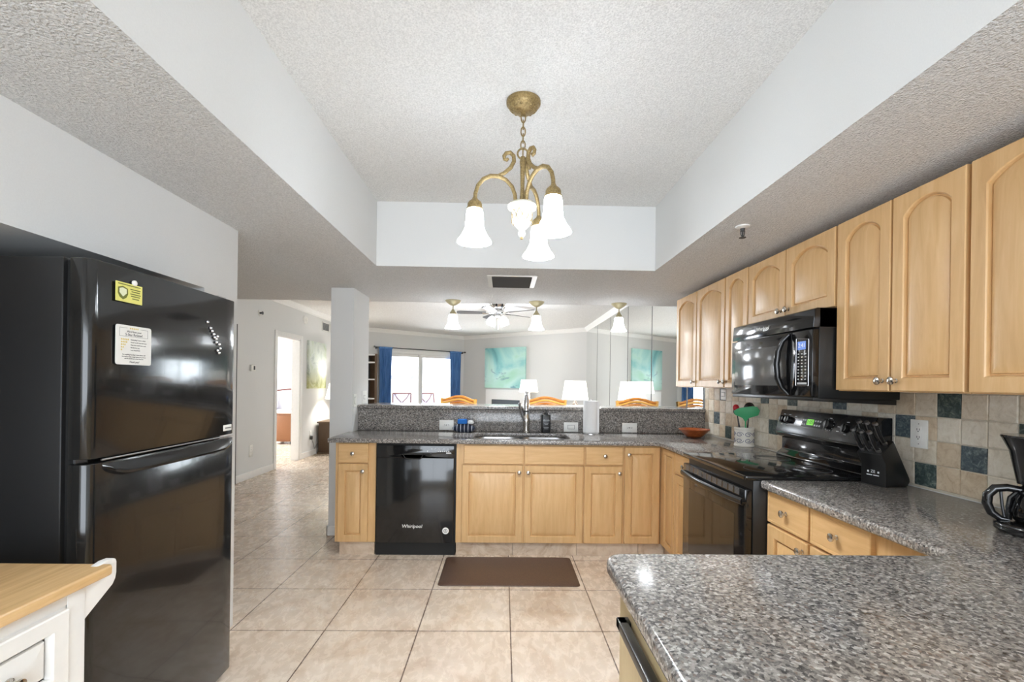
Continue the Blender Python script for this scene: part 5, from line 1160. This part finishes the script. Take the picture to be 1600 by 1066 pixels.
# ================================================================ OUTSIDE
q0, q1 = FS(0.05, 0, -0.14), FS(LS + 0.3, 0, -0.14)
b = B().prism([(q0.x, q0.y), (q1.x, q1.y), (q1.x, 16.0), (q0.x, 16.0)], TOP, 0.001, 0.006); tag(mk('patio_deck', b, 'outdoor_deck', None, False, loc=(-3, 14, 0)), 'pale patio deck beyond the sliding glass door', 'deck')
def patio_chair(label):
    r = thing('patio_chair', label, 'chair', (0, 0, 0), 'patio chairs outside the sliding door')
    for sx in (-1, 1):
        mk('side_frame', B().tube([(sx * 0.25, 0.28, 0.004), (sx * 0.25, 0.275, 0.05), (sx * 0.25, 0.26, 0.42), (sx * 0.25, -0.20, 0.40), (sx * 0.25, -0.32, 1.04)], 0.018, 8), 'bronze_frame', r)
        mk('rear_leg', B().tube([(sx * 0.25, -0.20, 0.40), (sx * 0.25, -0.355, 0.05), (sx * 0.25, -0.36, 0.008)], 0.016, 8), 'bronze_frame', r)
        mk('arm', B().tube([(sx * 0.27, 0.24, 0.0 + 0.42), (sx * 0.28, 0.22, 0.66), (sx * 0.28, -0.24, 0.68)], 0.016, 8), 'bronze_frame', r)
    mk('top_rail', B().tube([(-0.25, -0.32, 1.04), (0.25, -0.32, 1.04)], 0.02, 8), 'bronze_frame', r)
    mk('seat', B().box(-0.24, 0.24, -0.19, 0.25, 0.405, 0.43, 0.006), 'sling_grey', r)
    b = B(); b.face([(-0.24, -0.215, 0.44), (0.24, -0.215, 0.44), (0.24, -0.315, 1.02), (-0.24, -0.315, 1.02)]); bmesh.ops.solidify(b.bm, geom=b.bm.faces[:], thickness=0.01); mk('backrest', b, 'sling_grey', r)
    for sx in (-1, 1):
        mk('back_scroll', B().tube([(sx * 0.20, -0.35, 1.03), (sx * 0.13, -0.325, 0.9), (sx * 0.03, -0.31, 0.80), (0.0, -0.30, 0.72), (0.0, -0.27, 0.46)], 0.012, 8), 'bronze_frame', r)
    return r
c1 = patio_chair('bronze framed patio chair outside, in the left glass panel'); c1.location = (-2.93, 13.35, 0.0065); c1.rotation_euler = (0, 0, radians(14))
copy_tree(c1, (-2.13, 13.6, 0.0065), radians(-18), 'bronze framed patio chair outside, in the right glass panel')
b = B().box(-14, 2, 39.5, 46, -0.6, 0.18); tag(mk('quay', b, 'outdoor_deck', None, False, loc=(-6, 42, -0.6)), 'pale waterfront strip far beyond the sliding door', 'quay')
t = thing('boat_house', 'pale lavender roofed building across the water beyond the left glass panel', 'building', (-9.0, 42, 0))
mk('wall', B().box(-9.9, -8.5, 41, 43, 0.181, 1.55), 'outdoor_cream', t, False); mk('upper_wall', B().box(-9.7, -8.6, 41.2, 42, 2.1, 2.7), 'outdoor_blue', t, False)
mk('roof', B().prism([(-10.4, 1.95), (-10.0, 1.6), (-8.4, 1.6), (-8.0, 1.95)], FY(40.8), -1.4, 0), 'outdoor_roof', t, False)
t = thing('moored_boat', 'faint pale boat across the water beyond the right glass panel', 'boat', (-5.7, 42, 0))
mk('hull', B().prism([(-7.4, 1.2), (-7.0, 0.182), (-4.9, 0.182), (-4.4, 1.15)], FY(41.5), -1.2, 0), 'outdoor_cream', t, False); mk('cabin', B().box(-6.0, -4.9, 41.7, 42.5, 1.15, 1.9, 0.05), 'outdoor_blue', t, False)
